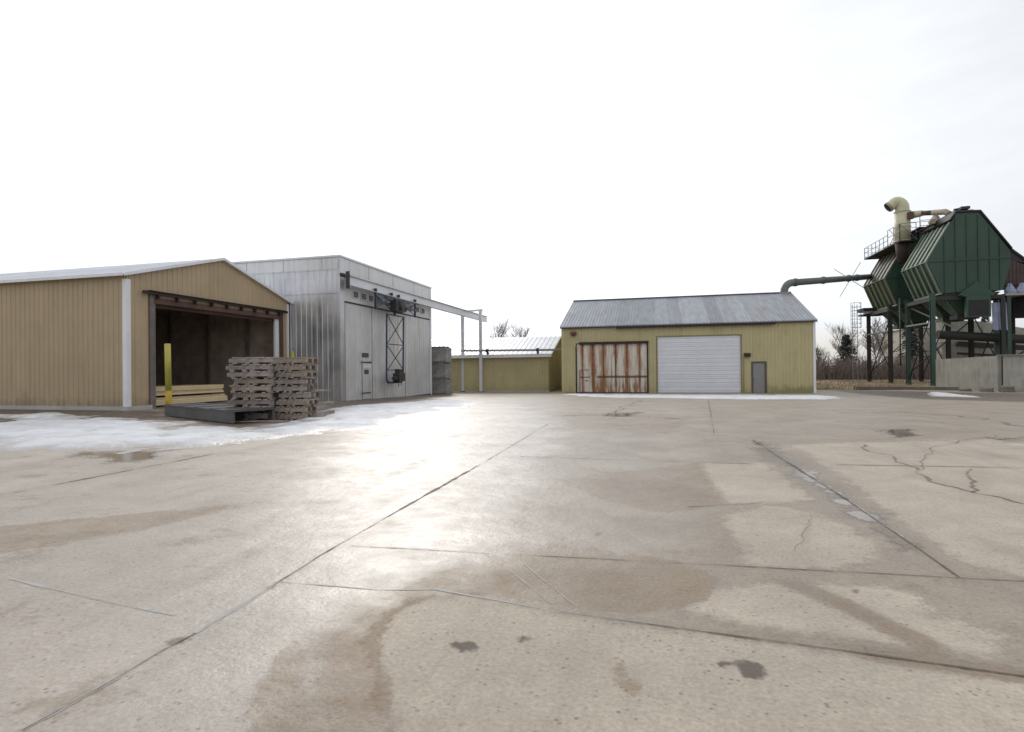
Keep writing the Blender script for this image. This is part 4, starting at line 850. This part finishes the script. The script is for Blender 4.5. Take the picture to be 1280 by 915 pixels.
# ================================================================== green bins on legs
BX0, BXT0, BXT1, BX1 = 20.76, 22.45, 24.3, 26.25
def bin_at(y0, y1, label, rusty, z0=0):
    e = empty('hopper_bin', ((BX0 + BX1) / 2, y0, -.45), label, 'hopper bin', 'green steel hopper bins on tall legs')
    prof = [(BX0, 9.38), (BXT0, 12.45), (22.75, 13.08), (BXT1, 13.0), (BX1, 9.95), (BX1 + .02, 9.0), (25.75, 6.95), (21.75, 6.86)]
    mb = WB(); mb.prism(prof, 'y', y0, y1); mb.build('body', M['green'], e)
    # seams and stiffeners on the end faces
    for yy, sg in ((y0, -1), (y1, 1)):
        mb = WB(); a, b_ = sorted((yy + sg * .003, yy + sg * .055))
        mb.box((BX0 + .12, a, 9.34), (BX1 - .02, b_, 9.44))
        for x in (21.9, 22.65, 23.4, 24.15, 24.9, 25.55):
            zt_ = 9.38 + (x - BX0) * 1.78 if x < BXT0 else (12.95 if x < BXT1 else 13.0 - (x - BXT1) * 1.57); zt_ = min(zt_, 12.95)
            zb_ = 6.92 if x > 21.8 else 7.2
            mb.box((x, a + .004 * sg, zb_), (x + .045, b_ + .004 * sg, 9.335)); mb.box((x, a + .004 * sg, 9.445), (x + .045, b_ + .004 * sg, zt_ - .12))
        mb.build('end_stiffener', M['green'], e)
    # faded channels on the sloping side faces
    def ribs(p, q, name, m_, n=6, w_=.16, out=.10):
        p, q = Vector((p[0], 0, p[1])), Vector((q[0], 0, q[1])); d = (q - p).normalized(); nrm = Vector((-abs(d.z), 0, abs(d.x) * (1 if name == 'upper_channel' else -1)))
        for k in range(n):
            y = y0 + .06 + (y1 - y0 - .12 - w_) * k / (n - 1); mb = WB()
            a = p + nrm * out / 2; b_ = q + nrm * out / 2; mb.beam((a.x, y + w_ / 2, a.z), (b_.x, y + w_ / 2, b_.z), w_, out, up=Vector((nrm.x, 0, nrm.z))); mb.build(name, M[m_], e)
    ribs((BX0 + .02, 9.43), (BXT0 - .03, 12.38), 'upper_channel', 'green_rib_rusty' if rusty else 'green_rib')
    ribs((BX0 + .02, 9.32), (21.70, 6.92), 'lower_channel', 'green_rib_low' if rusty else 'green_rib')
    mb = WB(); mb.beam((BX0 - .03, y0 - .02, 9.38), (BX0 - .03, y1 + .02, 9.38), .10, .07); mb.beam((21.70, y0, 6.84), (21.70, y1, 6.84), .14, .12); mb.build('edge_angle', M['green_rib'], e)
    mb = WB(); mb.prism([(BXT0 - .12, 12.50), (22.72, 13.12), (BXT1 + .02, 13.04), (BX1 + .1, 10.02), (BX1 + .1, 10.14), (BXT1 + .05, 13.17), (22.7, 13.24), (BXT0 - .2, 12.56)], 'y', y0 - .12, y1 + .12); mb.build('roof', M['rustdark'] if rusty else M['dark'], e)
    # lower hoppers with their gates
    ym = (y0 + y1) / 2
    for k, (ya, yb) in enumerate(((y0 + .1, ym - .05), (ym + .05, y1 - .1))):
        mb = WB(); T = [(21.85, ya, 6.84), (25.65, ya, 6.84), (25.65, yb, 6.84), (21.85, yb, 6.84)]; mx_, my_ = 23.75, (ya + yb) / 2
        B = [(mx_ - .6, my_ - .5, 5.2), (mx_ + .6, my_ - .5, 5.2), (mx_ + .6, my_ + .5, 5.2), (mx_ - .6, my_ + .5, 5.2)]
        for i in range(4): mb.face([T[i], T[(i+1) % 4], B[(i+1) % 4], B[i]])
        mb.face(T); mb.face(B)
        h_ = mb.build('hopper', M['green'], e)
        mb = WB(); mb.box((mx_ - .75, my_ - .6, 4.85), (mx_ + .75, my_ + .6, 5.17)); mb.build('gate', M['dark'], h_)
        mb = WB()
        for i in range(5):
            u_ = .12 + i * .19; p = Vector(T[0]).lerp(Vector(T[3]), u_); q = Vector(B[0]).lerp(Vector(B[3]), u_); mb.beam(p + Vector((-.04, 0, 0)), q + Vector((-.04, 0, 0)), .1, .06)
        mb.build('channel', M['green_rib'], h_)
    # frame and legs
    mb = WB()
    for x in (21.12, 25.75): mb.beam((x, y0, 6.45), (x, y1, 6.45), .22, .30)
    for y in (y0 + .1, y1 - .1): mb.beam((21.23, y, 6.46), (25.64, y, 6.46), .22, .30)
    mb.build('support_frame', M['leg_dark'], e)
    for x in (21.12, 25.75):
        for y in (y0 + .1, y1 - .1):
            mb = WB(); zt_ = 6.9 if x < 23 else 6.3
            # wide-flange column
            mb.box((x - .15, y - .15, -.5), (x + .15, y - .12, zt_)); mb.box((x - .15, y + .12, -.5), (x + .15, y + .15, zt_)); mb.box((x - .015, y - .12, -.5), (x + .015, y + .12, zt_))
            lg = mb.build('leg', M['green_leg'] if (x < 23 and y0 < 55) else M['leg_dark'], e)
            mb = WB(); mb.box((x - .25, y - .25, -.62), (x + .25, y + .25, -.505)); mb.build('foot_plate', M['conc_wall'], lg)
    mb = WB()
    for x in (21.12, 25.75): mb.tube([(x, y0 + .1, 5.6), (x, y1 - .1, -.1)], .05, 6); mb.tube([(x + .06, y1 - .1, 5.6), (x + .06, y0 + .1, .6)], .05, 6)
    mb.tube([(21.12, y1 - .1, .5), (25.75, y1 - .1, 5.0)], .05, 6); mb.build('brace', M['leg_dark'], e)
    return e
b1 = bin_at(50.76, 55.4, 'near green hopper bin with pale faded channels standing behind the concrete bunker', False)
b2 = bin_at(59.0, 64.6, 'far green hopper bin with rusty channels, met by the grey duct', True)
mb = WB(); mb.box((23.15, 50.3, 4.9), (24.75, 50.62, 6.5)); mb.box((22.95, 50.32, 6.51), (24.95, 50.66, 6.6)); 
o_ = mb.build('gate_housing', M['green'], b1)
mb = WB(); mb.box((23.3, 50.27, 5.0), (24.6, 50.297, 6.2)); mb.build('opening_panel', M['black'], o_)  # flat black sheet standing in for the shaded opening
mb = WB(); mb.prism([(22.7, 6.62), (25.2, 6.62), (24.5, 7.2), (23.95, 7.7), (23.4, 7.2)], 'y', 50.55, 50.69); mb.build('gusset_plate', M['green'], b1)

# more steelwork and pipes under the bins
mb = WB(); mb.beam((21.3, 55.3, 6.2), (22.6, 51.0, 4.2), .10); mb.build('angle_strut', M['green_rib'], b1); WB().beam((21.0, 50.9, 4.6), (21.0, 55.2, 4.6), .12).build('tie_bar', M['green_rib'], b1); WB().tube([(22.0, 52.2, 3.7), (30.5, 52.6, 3.0)], .35, 14).build('screw_conveyor', M['leg_dark'], b1)
mb = WB(); mb.beam((20.95, 59.1, 4.4), (20.95, 64.5, 4.4), .12); mb.tube([(21.0, 56.6, 7.2), (21.0, 56.6, 1.2)], .06, 8);  mb.beam((21.0, 58.9, 6.4), (23.4, 58.4, 4.4), .09); mb.build('angle_strut', M['green_leg'], b2)
# side stair platform on the far bin
pf = empty('ladder_platform', (20.2, 64.8, -.4), 'small dark platform with a caged ladder at the left leg of the far bin', 'platform')
mb = WB(); mb.box((20.5, 63.9, 6.35), (22.4, 65.6, 6.50)); mb.box((20.45, 63.85, 6.75), (22.4, 65.65, 7.1)); mb.build('deck', M['leg_dark'], pf)
mb = WB(); mb.box((20.42, 63.78, 6.505), (22.4, 63.84, 6.74)); mb.build('kick_plate', M['pipe_pale'], pf)
mb = WB()
for x in (19.85, 20.3): mb.beam((x, 65.2, -.5), (x, 65.2, 7.6), .05)
for k in range(26): mb.beam((19.85, 65.2, -.2 + k * .3), (20.3, 65.2, -.2 + k * .3), .03)
mb.build('ladder', M['galv'], pf)
mb = WB()
for k in range(7): 
    z = 5.2 + k * .42; mb.tube([(19.7, 65.15, z), (19.6, 64.8, z), (19.8, 64.4, z), (20.35, 64.4, z), (20.55, 64.8, z), (20.45, 65.15, z)], .02, 5)
for x, y in ((19.6, 64.8), (20.55, 64.8), (19.8, 64.4), (20.35, 64.4)): mb.beam((x, y, 5.2), (x, y, 7.75), .03)
mb.build('ladder_cage', M['galv'], pf)

# ---- cyclone with gooseneck between the bins
cy = empty('cyclone', (21.75, 57.2, 8.5), 'cream cyclone with a gooseneck vent rising between the two green bins', 'cyclone')
cx, cyy = 21.5, 57.15
mb = WB(); mb.tube([(cx, cyy, 12.3), (cx, cyy, 15.0)], .61, 28); mb.build('body', M['cream'], cy)
mb = WB(); mb.tube([(cx, cyy, 10.4), (cx, cyy, 12.3)], [.40, .62], 28); mb.build('cone', M['rustdark'], cy)
mb = WB()
for z in (12.32, 13.6, 14.95): mb.tube([(cx, cyy, z - .035), (cx, cyy, z + .035)], .65, 28)
mb.build('flange', M['cream'], cy)
mb = WB(); P = [(cx, cyy, 15.0), (cx, cyy, 15.25)]; r_ = .55
for d_ in (20, 40, 60, 80, 100, 120, 135): P.append((cx - .45 + .45 * math.cos(R(d_)), cyy, 15.25 + .62 * math.sin(R(d_))))
P.append((cx - 1.15, cyy, 15.42)); mb.tube(P, [.55] * 3 + [.53, .51, .50, .48, .46, .45, .44], 24, cap=False); g_ = mb.build('gooseneck', M['cream'], cy)
q = Vector(P[-1]); dd = (Vector(P[-1]) - Vector(P[-2])).normalized()
mb = WB(); mb.tube([q - dd * .12, q - dd * .08], .47, 24); mb.build('dark_mouth', M['black'], g_)  # black disc painted in for the unlit inside of the gooseneck
mb = WB(); mb.box((cx + .15, cyy - .75, 14.15), (cx + .60, cyy - .45, 14.75)); mb.build('inspection_plate', M['rust'], cy)
bd = empty('blower_duct', (22.6, 56.5, 14.5), 'cream and rust striped duct running from the cyclone to the top of the near bin', 'duct')
mb = WB(); mb.tube([(cx + .5, cyy - .1, 14.6), (22.75, 56.4, 14.55)], [.36, .26], 16); mb.build('inlet_cone', M['cream'], bd)
mb = WB(); mb.tube([(22.75, 56.4, 14.55), (23.1, 55.2, 14.25)], .21, 16); mb.build('rusty_section', M['rust'], bd)
mb = WB(); mb.tube([(23.1, 55.2, 14.25), (23.4, 53.9, 13.95), (23.5, 53.4, 13.6)], .24, 16); mb.build('outlet_section', M['cream_rust'], bd)
mb = WB(); mb.tube([(23.0, 54.6, 13.6), (22.3, 53.6, 13.1), (21.9, 52.4, 12.9)], [.30, .26, .2], 12); mb.build('branch_pipe', M['cream_rust'], bd)
mb = WB(); mb.box((23.2, 52.0, 13.2), (24.5, 53.2, 13.55)); mb.box((23.5, 51.6, 13.55), (24.1, 52.9, 13.75)); mb.tube([(23.3, 52.3, 13.7), (24.4, 52.6, 13.95)], .06, 8); mb.build('roof_inlet', M['dark'], bd)

# ---- walkway with railings over the bins
wk_ = empty('walkway', (21.5, 60, 12.7), 'rusty catwalk with grey railings around the cyclone over the far bin', 'catwalk')
mb = WB(); mb.box((20.9, 56.2, 12.15), (22.3, 64.9, 12.24)); mb.build('deck', M['rustdark'], wk_)
mb = WB(); mb.box((22.3, 55.9, 13.18), (24.8, 58.8, 13.26)); mb.box((22.0, 52.8, 12.75), (22.25, 58.8, 12.82)); mb.build('upper_deck', M['rustdark'], wk_)
def railing(P, h=1.07, rails=(1.0, .55, .12)):
    mb = WB()
    for a, b_ in zip(P, P[1:]):
        a, b_ = Vector(a), Vector(b_); n = max(1, int((b_ - a).length / .95))
        for k in range(n + 1): p = a.lerp(b_, k / n); mb.beam(p, p + Vector((0, 0, h)), .045)
        for r_ in rails: mb.beam(a + Vector((0, 0, h * r_)), b_ + Vector((0, 0, h * r_)), .04)
    return mb.build('railing', M['galv'], wk_)
railing([(22.2, 64.85, 12.24), (20.95, 64.85, 12.24), (20.95, 58.9, 12.24)])
railing([(20.95, 58.9, 12.24), (20.95, 56.25, 12.24), (22.2, 56.25, 12.24)], 1.5)
railing([(22.3, 58.75, 13.26), (24.75, 58.75, 13.26), (24.75, 55.95, 13.26)])
railing([(22.4, 56.0, 13.26), (24.75, 55.95, 13.26)])
mb = WB()
for (a, b_) in (((20.95, 56.3, 12.24), (20.95, 58.5, 13.7)), ((20.95, 58.5, 12.24), (20.95, 56.3, 13.7)), ((22.3, 56.25, 12.24), (20.95, 56.25, 13.7))): mb.beam(a, b_, .04)
mb.build('brace', M['galv'], wk_)
mb = WB(); mb.tube([(22.6, 56.4, 6.2), (22.6, 56.4, 13.2)], .09, 8); mb.tube([(23.5, 57.6, 5.4), (23.5, 57.6, 12.6)], .07, 8); mb.build('downpipe', M['green_leg'], wk_)

# ---- right of the bins: enclosed conveyor coming down, cladding, cabin
cv = empty('conveyor', (27.5, 54, 9), 'dark enclosed conveyor sloping down to the right from the near bin roof', 'conveyor')
mb = WB(); mb.prism([(24.9, 13.0), (26.3, 11.9), (28.6, 9.75), (31.5, 8.3), (31.5, 7.4), (28.3, 8.9), (26.0, 10.6), (24.9, 12.0)], 'y', 53.4, 55.3); mb.build('casing', M['dark'], cv)
mb = WB(); mb.beam((26.3, 53.35, 11.75), (28.7, 53.35, 9.50), .08, .16); mb.beam((28.7, 53.35, 9.50), (31.5, 53.35, 8.1), .08, .16); mb.beam((26.1, 53.33, 10.9), (28.4, 53.33, 9.05), .06, .08); mb.build('side_rail', M['leg_dark'], cv)
mb = WB()
for x in (28.2, 30.6): mb.beam((x, 54.3, -.5), (x, 54.3, 9.0 if x < 29 else 8.2), .22)
mb.build('leg', M['leg_dark'], cv)
cb = empty('control_cabin', (28.6, 53, 6), 'rust red clad machine cabin on dark legs at the right of the near bin', 'cabin')
mb = WB(); ribwall(mb, (26.55, 52.2, 0), (1, 0, 0), (0, -1, 0), 5.2, lambda s: 9.7 - s * .5, 7.45, .25, .04, .025); mb.box((26.55, 52.26, 7.2), (31.7, 53.2, 7.5)); mb.box((26.55, 52.24, 7.45), (31.7, 53.2, 7.9)); mb.prism([(26.55, 7.9), (31.7, 7.9), (31.7, 7.05), (26.55, 9.6)], 'y', 52.24, 53.2); mb.build('wall', M['redbrown'], cb)
mb = WB(); mb.box((26.15, 51.2, 6.55), (31.7, 53.2, 6.72)); mb.build('deck', M['pipe_pale'], cb)
mb = WB(); mb.box((27.6, 51.6, 4.9), (31.6, 53.1, 6.52)); mb.build('motor_house', M['leg_dark'], cb)
for x in (26.4, 31.2):
    for y in (51.4, 53.0): mb = WB(); mb.box((x - .13, y - .13, -.5), (x + .13, y + .13, 6.54)); mb.build('leg', M['green_leg'], cb)
mb = WB(); mb.tube([(26.5, 51.4, 5.9), (25.9, 51.5, 1.0)], .06, 6); mb.tube([(26.4, 51.3, 1.6), (31.2, 51.3, 4.8)], .06, 6); mb.build('brace', M['leg_dark'], cb)
for k, (x, z, s_, lab) in enumerate(((26.7, 6.75, .55, 'pale bundled sheet lying on the cabin deck, left of its neighbour'), (27.5, 6.75, .65, 'larger pale bundled sheet on the cabin deck under the rusty cladding'))):
    mb = MB(); n = 14; ring = []
    for i in range(6):
        rr = s_ * (.62, .70, .62, .50, .34, .12)[i]; ring.append([(x + rr * math.cos(2 * math.pi * j / n) * (1 + .15 * math.sin(3 * j + i)), 51.7 + .6 * rr * math.sin(2 * math.pi * j / n), z + i * .15 * (1 + .1 * math.sin(j * 2.)) ) for j in range(n)])
    for i in range(5):
        for j in range(n): mb.face([ring[i][j], ring[i][(j+1) % n], ring[i+1][(j+1) % n], ring[i+1][j]], True)
    mb.face(ring[5]); o_ = mb.build('folded_sheet', M['tarp']); tag(o_, lab, 'sheet', 'pale folded sheets on the cabin deck')
mb = MB()
for j in range(12):
    x = 25.15 + j * .09; dz = .05 * math.sin(j * 1.7); yb = 50.9 + .05 * (j % 2)
    if j: mb.face([(px0, pyb, 3.9 + pdz), (x, yb, 3.9 + dz), (x - .1, yb - .02, 6.0), (px0 - .1, pyb - .02, 6.0)], True)
    px0, pyb, pdz = x, yb, dz
for f in list(mb.f)[:]: pass
n_ = len(mb.f)
for i in range(n_): mb.face([(v[0], v[1] + .02, v[2]) for v in [mb.v[k] for k in reversed(mb.f[i])]], True)
o_ = mb.build('hanging_sheet', M['tarp']); tag(o_, 'pale blue grey sheet hanging in folds below the near green bin', 'sheet')

# ---- concrete bunker in front of the bins
bk = empty('bunker', (22.44, 44.99, -.45), 'weathered grey concrete bunker wall with a corner towards the yard', 'bunker')
A, B, C_ = Vector((20.75, 49.6, 0)), Vector((22.40, 44.9, 0)), Vector((27.5, 39.6, 0))
def wallseg(p, q, z0, zp, zq, t, name, inner):
    mb = WB(); d = (q - p).normalized(); n = Vector((-d.y, d.x, 0)) * t * inner
    n_seg = max(1, int((q - p).length / .7)); prof = []
    P0 = [p, q, q + n, p + n]
    v = [(P0[0].x, P0[0].y, z0), (P0[1].x, P0[1].y, z0), (P0[2].x, P0[2].y, z0), (P0[3].x, P0[3].y, z0), (P0[0].x, P0[0].y, zp), (P0[1].x, P0[1].y, zq), (P0[2].x, P0[2].y, zq), (P0[3].x, P0[3].y, zp)]
    for f in ((3,2,1,0),(4,5,6,7),(0,1,5,4),(1,2,6,5),(2,3,7,6),(3,0,4,7)): mb.face([v[i] for i in f])
    return mb.build(name, M['conc_wall'], bk)
wallseg(A, B, -.75, 1.68, 1.84, .3, 'side_wall', 1)
wallseg(B + (C_ - B).normalized() * .304, C_, -.75, 1.843, 1.85, .3, 'front_wall', 1)
mb = WB(); d = (C_ - B).normalized(); n = Vector((-d.y, d.x, 0)) 
mb.beam((B.x, B.y, 1.88), (C_.x, C_.y, 1.89), .34, .05)
mb.build('edge_angle', M['pipe_pale'], bk)
# kerb of the pad the bins stand on
ms, N, L, b = nodes('dirty_slab'); 
kb = WB().beam((14.6, 47.9, -.42), (20.7, 46.2, -.42), .35, .22).build('pad_kerb', M['chunk']); tag(kb, 'low dirty concrete kerb in front of the bin legs', 'kerb')
# broken concrete lying at the foot of the bunker
protoR = []
for k in range(3):
    r = random.Random(k + 3); mb = MB(); n = 7; h_ = .2 + .1 * k; rad = .5 + .12 * k
    lo_ = [(rad * r.uniform(.7, 1.1) * math.cos(2 * math.pi * i / n), .6 * rad * r.uniform(.7, 1.1) * math.sin(2 * math.pi * i / n)) for i in range(n)]
    a = [(x, y, 0) for x, y in lo_]; c_ = [(x * .86, y * .84, h_ * r.uniform(.75, 1.15)) for x, y in lo_]
    mb.face(list(reversed(a))); mb.face(c_)
    for i in range(n): mb.face([a[i], a[(i+1) % n], c_[(i+1) % n], c_[i]])
    protoR.append(mb.build('concrete_chunk', M['chunk']))
spots = [(20.3, 44.4), (21.0, 43.3), (21.9, 42.8), (22.9, 42.0), (23.6, 41.3), (24.3, 40.4), (22.3, 43.6), (24.9, 39.7), (23.2, 42.9)]
wd9 = ['leftmost', 'second from the left', 'third from the left', 'fourth from the left', 'fifth from the left', 'sixth from the left', 'seventh from the left', 'eighth from the left', 'rightmost']
for k, (x, y) in enumerate(sorted(spots, key=lambda p: p[0] / p[1])):
    o_ = protoR[k] if k < 3 else protoR[k % 3].copy()
    if k >= 3: col.objects.link(o_)
    o_.location = (x, y, gz(x, y) - .03); o_.rotation_euler = (rng.uniform(-.1, .1), rng.uniform(-.1, .1), rng.uniform(0, 6))
    tag(o_, '%s broken concrete chunk in the mud before the bunker wall' % wd9[k], 'concrete chunk', 'broken concrete chunks before the bunker')

# ---- structures glimpsed under the bins
rp = empty('loading_ramp', (33, 62, -.4), 'big grey concrete ramp and retaining wall seen under the near bin', 'ramp')
mb = WB(); mb.prism([(27.2, -.6), (44, -.6), (44, 3.0), (33.0, 4.6), (29.0, 5.4), (27.2, 5.5)], 'y', 62.0, 66.0); mb.build('retaining_wall', M['conc_wall'], rp)
mb = WB(); mb.box((25.9, 60.6, -.6), (29.3, 61.9, 3.4)); mb.build('block_wall', M['conc_wall'], rp)
mb = WB(); mb.beam((27.0, 60.3, 3.2), (44.0, 60.3, 1.6), .25, .45); mb.beam((27.0, 60.25, 2.3), (44.0, 60.25, .9), .2, .2); mb.build('dark_rail', M['leg_dark'], rp)
bb = empty('far_building', (37, 88, -.5), 'beige distant building with a pale roof seen between the bin legs', 'building')
mb = WB(); ribwall(mb, (33.6, 87, 0), (1, 0, 0), (0, -1, 0), 9, 6.2, -.6, .6, .06, .03); mb.box((33.6, 87.05, -.6), (42.6, 97, 6.15)); mb.build('wall', M['beige_bld'], bb)
mb = WB(); mb.box((33.3, 86.7, 6.22), (42.9, 97.3, 6.9)); mb.build('roof', M['roof_white'], bb)

# ================================================================== trees
def branchy(mb, base, h, r0, seed, n0=9, spread=.9, twig=1.0, depth=3):
    r = random.Random(seed)
    def rec(p, d, ln, rad, lvl):
        steps = 3; pts = [p]; q = p; dd = d.copy()
        for i in range(steps):
            dd = (dd + Vector((r.uniform(-.16, .16), r.uniform(-.16, .16), r.uniform(-.02, .16)))).normalized(); q = q + dd * ln / steps; pts.append(q)
        mb.tube(pts, [rad, rad * .8, rad * .6, rad * .4], 4 if lvl < 2 else 3, cap=False)
        if lvl >= depth: return
        k = (n0, 6, 5, 4)[min(lvl, 3)]
        for j in range(k):
            t = r.uniform(.25 if lvl == 0 else .2, 1.0); i = min(steps - 1, int(t * steps)); o_ = pts[i].lerp(pts[i + 1], t * steps - i) if t < 1 else pts[-1]
            a = r.uniform(0, 2 * math.pi); side = Vector((math.cos(a), math.sin(a), 0))
            nd = (dd * .9 + side * r.uniform(.45, spread) + Vector((0, 0, .25))).normalized()
            rec(o_, nd, ln * r.uniform(.42, .62), max(.008 * twig, rad * .42), lvl + 1)
    rec(Vector(base), Vector((r.uniform(-.05, .05), 0, 1)), h * .62, r0, 0)
def bare_tree(x, y, z, h, seed, label, group, depth=3, n0=10, tw=1.6):
    e = empty('bare_tree', (x, y, z), label, 'tree', group)
    mb = MB(); mb.tube([(0, 0, -.3), (.03, 0, h * .12), (0, .04, h * .22)], [h * .022, h * .017, h * .014], 8); mb.build('trunk', M['bark'], e)
    mb = MB(); branchy(mb, (0, .04, h * .18), h * .95, h * .013, seed, n0=n0, twig=tw, depth=depth); mb.build('crown', M['far_twig' if x < 0 else 'twig'], e)
    return e
def conifer(x, y, z, h, w_, seed, label, group, mt='conifer'):
    e = empty('conifer', (x, y, z), label, 'tree', group); r = random.Random(seed)
    MB().tube([(0, 0, -.3), (0, 0, h * .95)], [h * .02, .02], 7).build('trunk', M['bark'], e)
    mb = MB(); zz = h * .08
    while zz < h * .99:
        t = zz / h; rad = w_ * (1 - t) ** .8 * r.uniform(.75, 1.1) + .08
        for k in range(int(9 - 4 * t)):
            a = r.uniform(0, 6.283); L_ = rad * r.uniform(.6, 1.15); dx, dy = math.cos(a), math.sin(a)
            for j in range(9):
                u_ = (j + 1) / 9; px_, py_, pz = dx * L_ * u_, dy * L_ * u_, zz - u_ * L_ * .22 + r.uniform(-.05, .05); s_ = .16 + .13 * (1 - u_)
                for q_ in range(2):
                    b2_ = a + r.uniform(-1.3, 1.3); c_, s2 = math.cos(b2_), math.sin(b2_); l = s_ * r.uniform(.8, 1.6)
                    mb.face([(px_, py_, pz + .04), (px_ + c_ * l - s2 * s_ * .35, py_ + s2 * l + c_ * s_ * .35, pz - r.uniform(0, .16)), (px_ + c_ * l * 1.1 + s2 * s_ * .35, py_ + s2 * l * 1.1 - c_ * s_ * .35, pz - r.uniform(-.06, .2))])
        zz += h * .022
    mb.build('crown', M[mt], e); return e
bare_tree(-19.6, 70, -.6, 7.1, 21, 'left bare tree rising behind the low olive shed roof', 'bare trees behind the low olive shed', 3, 24, 2.0)
bare_tree(-17.2, 69, -.6, 6.8, 34, 'right bare tree rising behind the low olive shed roof', 'bare trees behind the low olive shed', 3, 24, 2.0)
# line of trees beyond the bins
_tl = [(20.0, 84, 7.6, 'c'), (22.6, 88, 6.6, 'b'), (24.8, 84, 6.6, 'c'), (26.8, 90, 8.4, 'b'), (29.2, 86, 8.8, 'b'), (31.2, 92, 9.4, 'b'), (32.8, 85, 10.2, 'c'), (35.0, 90, 9.4, 'b'), (37.2, 86, 9.0, 'f'), (39.6, 90, 9.2, 'b'), (41.2, 85, 8.8, 'f'), (44.0, 88, 8.0, 'b'), (46.5, 86, 8.5, 'f'), (50, 88, 8.6, 'b'), (18.0, 92, 7.6, 'b'), (21.2, 95, 8.2, 'b'), (28.0, 96, 9.4, 'b'), (33.9, 97, 10, 'b')]
_bt = None; _cnt = dict(c=0, b=0, f=0)
_order = sorted(range(len(_tl)), key=lambda i: _tl[i][0] / _tl[i][1])
_ordn = ['first', 'second', 'third', 'fourth', 'fifth', 'sixth', 'seventh', 'eighth', 'ninth', 'tenth', 'eleventh', 'twelfth']
_rank = dict(c=0, b=0, f=0); _tp = {}
for i in _order:
    x, y, h, kd = _tl[i]; h *= .84 if kd == 'b' else .92; n_ = _ordn[_rank[kd]]; _rank[kd] += 1
    if kd == 'c':
        conifer(x, y, -.6, h, 2.5, i + 50, '%s dark conifer from the left in the tree line beyond the green bins' % n_, 'dark conifers in the tree line')
    elif kd == 'f':
        conifer(x, y, -.6, h, 2.7, i + 50, '%s pale grey green conifer from the left, seen between the bin legs' % n_, 'pale conifers in the tree line', 'conifer_far')
    else:
        lab = '%s bare tree from the left in the tree line beyond the green bins' % n_
        if _rank[kd] <= 3: _tp[_rank[kd] % 3] = (bare_tree(x, y, -.6, h, 100 + i, lab, 'bare trees in the tree line', 3, 12, 2.2), h)
        else:
            p, hp = _tp[_rank[kd] % 3]; o_ = copy_tree(p); o_.location = (x, y, -.6); o_.rotation_euler = (0, 0, 1.3 * _rank[kd]); s_ = h / hp; o_.scale = (s_, s_, s_); o_['label'] = lab

# undergrowth along the tree line, too tangled to count
r = random.Random(4); mb = MB()
for k in range(5200):
    u_ = r.random(); x = 15 + 62 * u_; y = 74 + r.uniform(0, 9); h_ = r.uniform(.6, 3.0) * (1 if r.random() < .8 else 1.25); a = r.uniform(0, 6.28); lx = r.uniform(-.5, .5) * h_ * .6; ly = r.uniform(-.3, .3)
    z = -.5; wd_ = r.uniform(.02, .055)
    p0 = Vector((x, y, z)); p1 = p0 + Vector((lx * .5, ly, h_ * .6)); p2 = p0 + Vector((lx * 1.4, ly * 1.5, h_))
    mb.tube([p0, p1, p2], [wd_, wd_ * .7, wd_ * .3], 3, cap=False)
    for j in range(2):
        t = r.uniform(.3, .9); b0 = p0.lerp(p2, t); mb.tube([b0, b0 + Vector((r.uniform(-.8, .8), r.uniform(-.4, .4), r.uniform(.1, .8)))], [wd_ * .6, wd_ * .3], 3, cap=False)
o_ = mb.build('brush', M['brush']); tag(o_, 'tangled leafless brush along the foot of the tree line', 'brush', kind='stuff')
r = random.Random(9); mb = MB()
for k in range(9000):
    x = r.uniform(11, 34); y = 47.5 + 24 * r.random() ** 1.4; h_ = r.uniform(.08, .34); a = r.uniform(0, 6.28); w_ = .03
    if 20.3 < x < 30 and y < 50: continue
    z = -.54 - .06 + .10; c_, s_ = math.cos(a) * w_, math.sin(a) * w_; l1, l2 = r.uniform(-.12, .12), r.uniform(-.12, .12)
    mb.face([(x - c_, y - s_, z), (x + c_, y + s_, z), (x + l1, y + l2, z + h_)])
o_ = mb.build('dead_grass', M['deadgrass']); tag(o_, 'short dead straw coloured grass on the bank behind the yard', 'grass', kind='stuff')
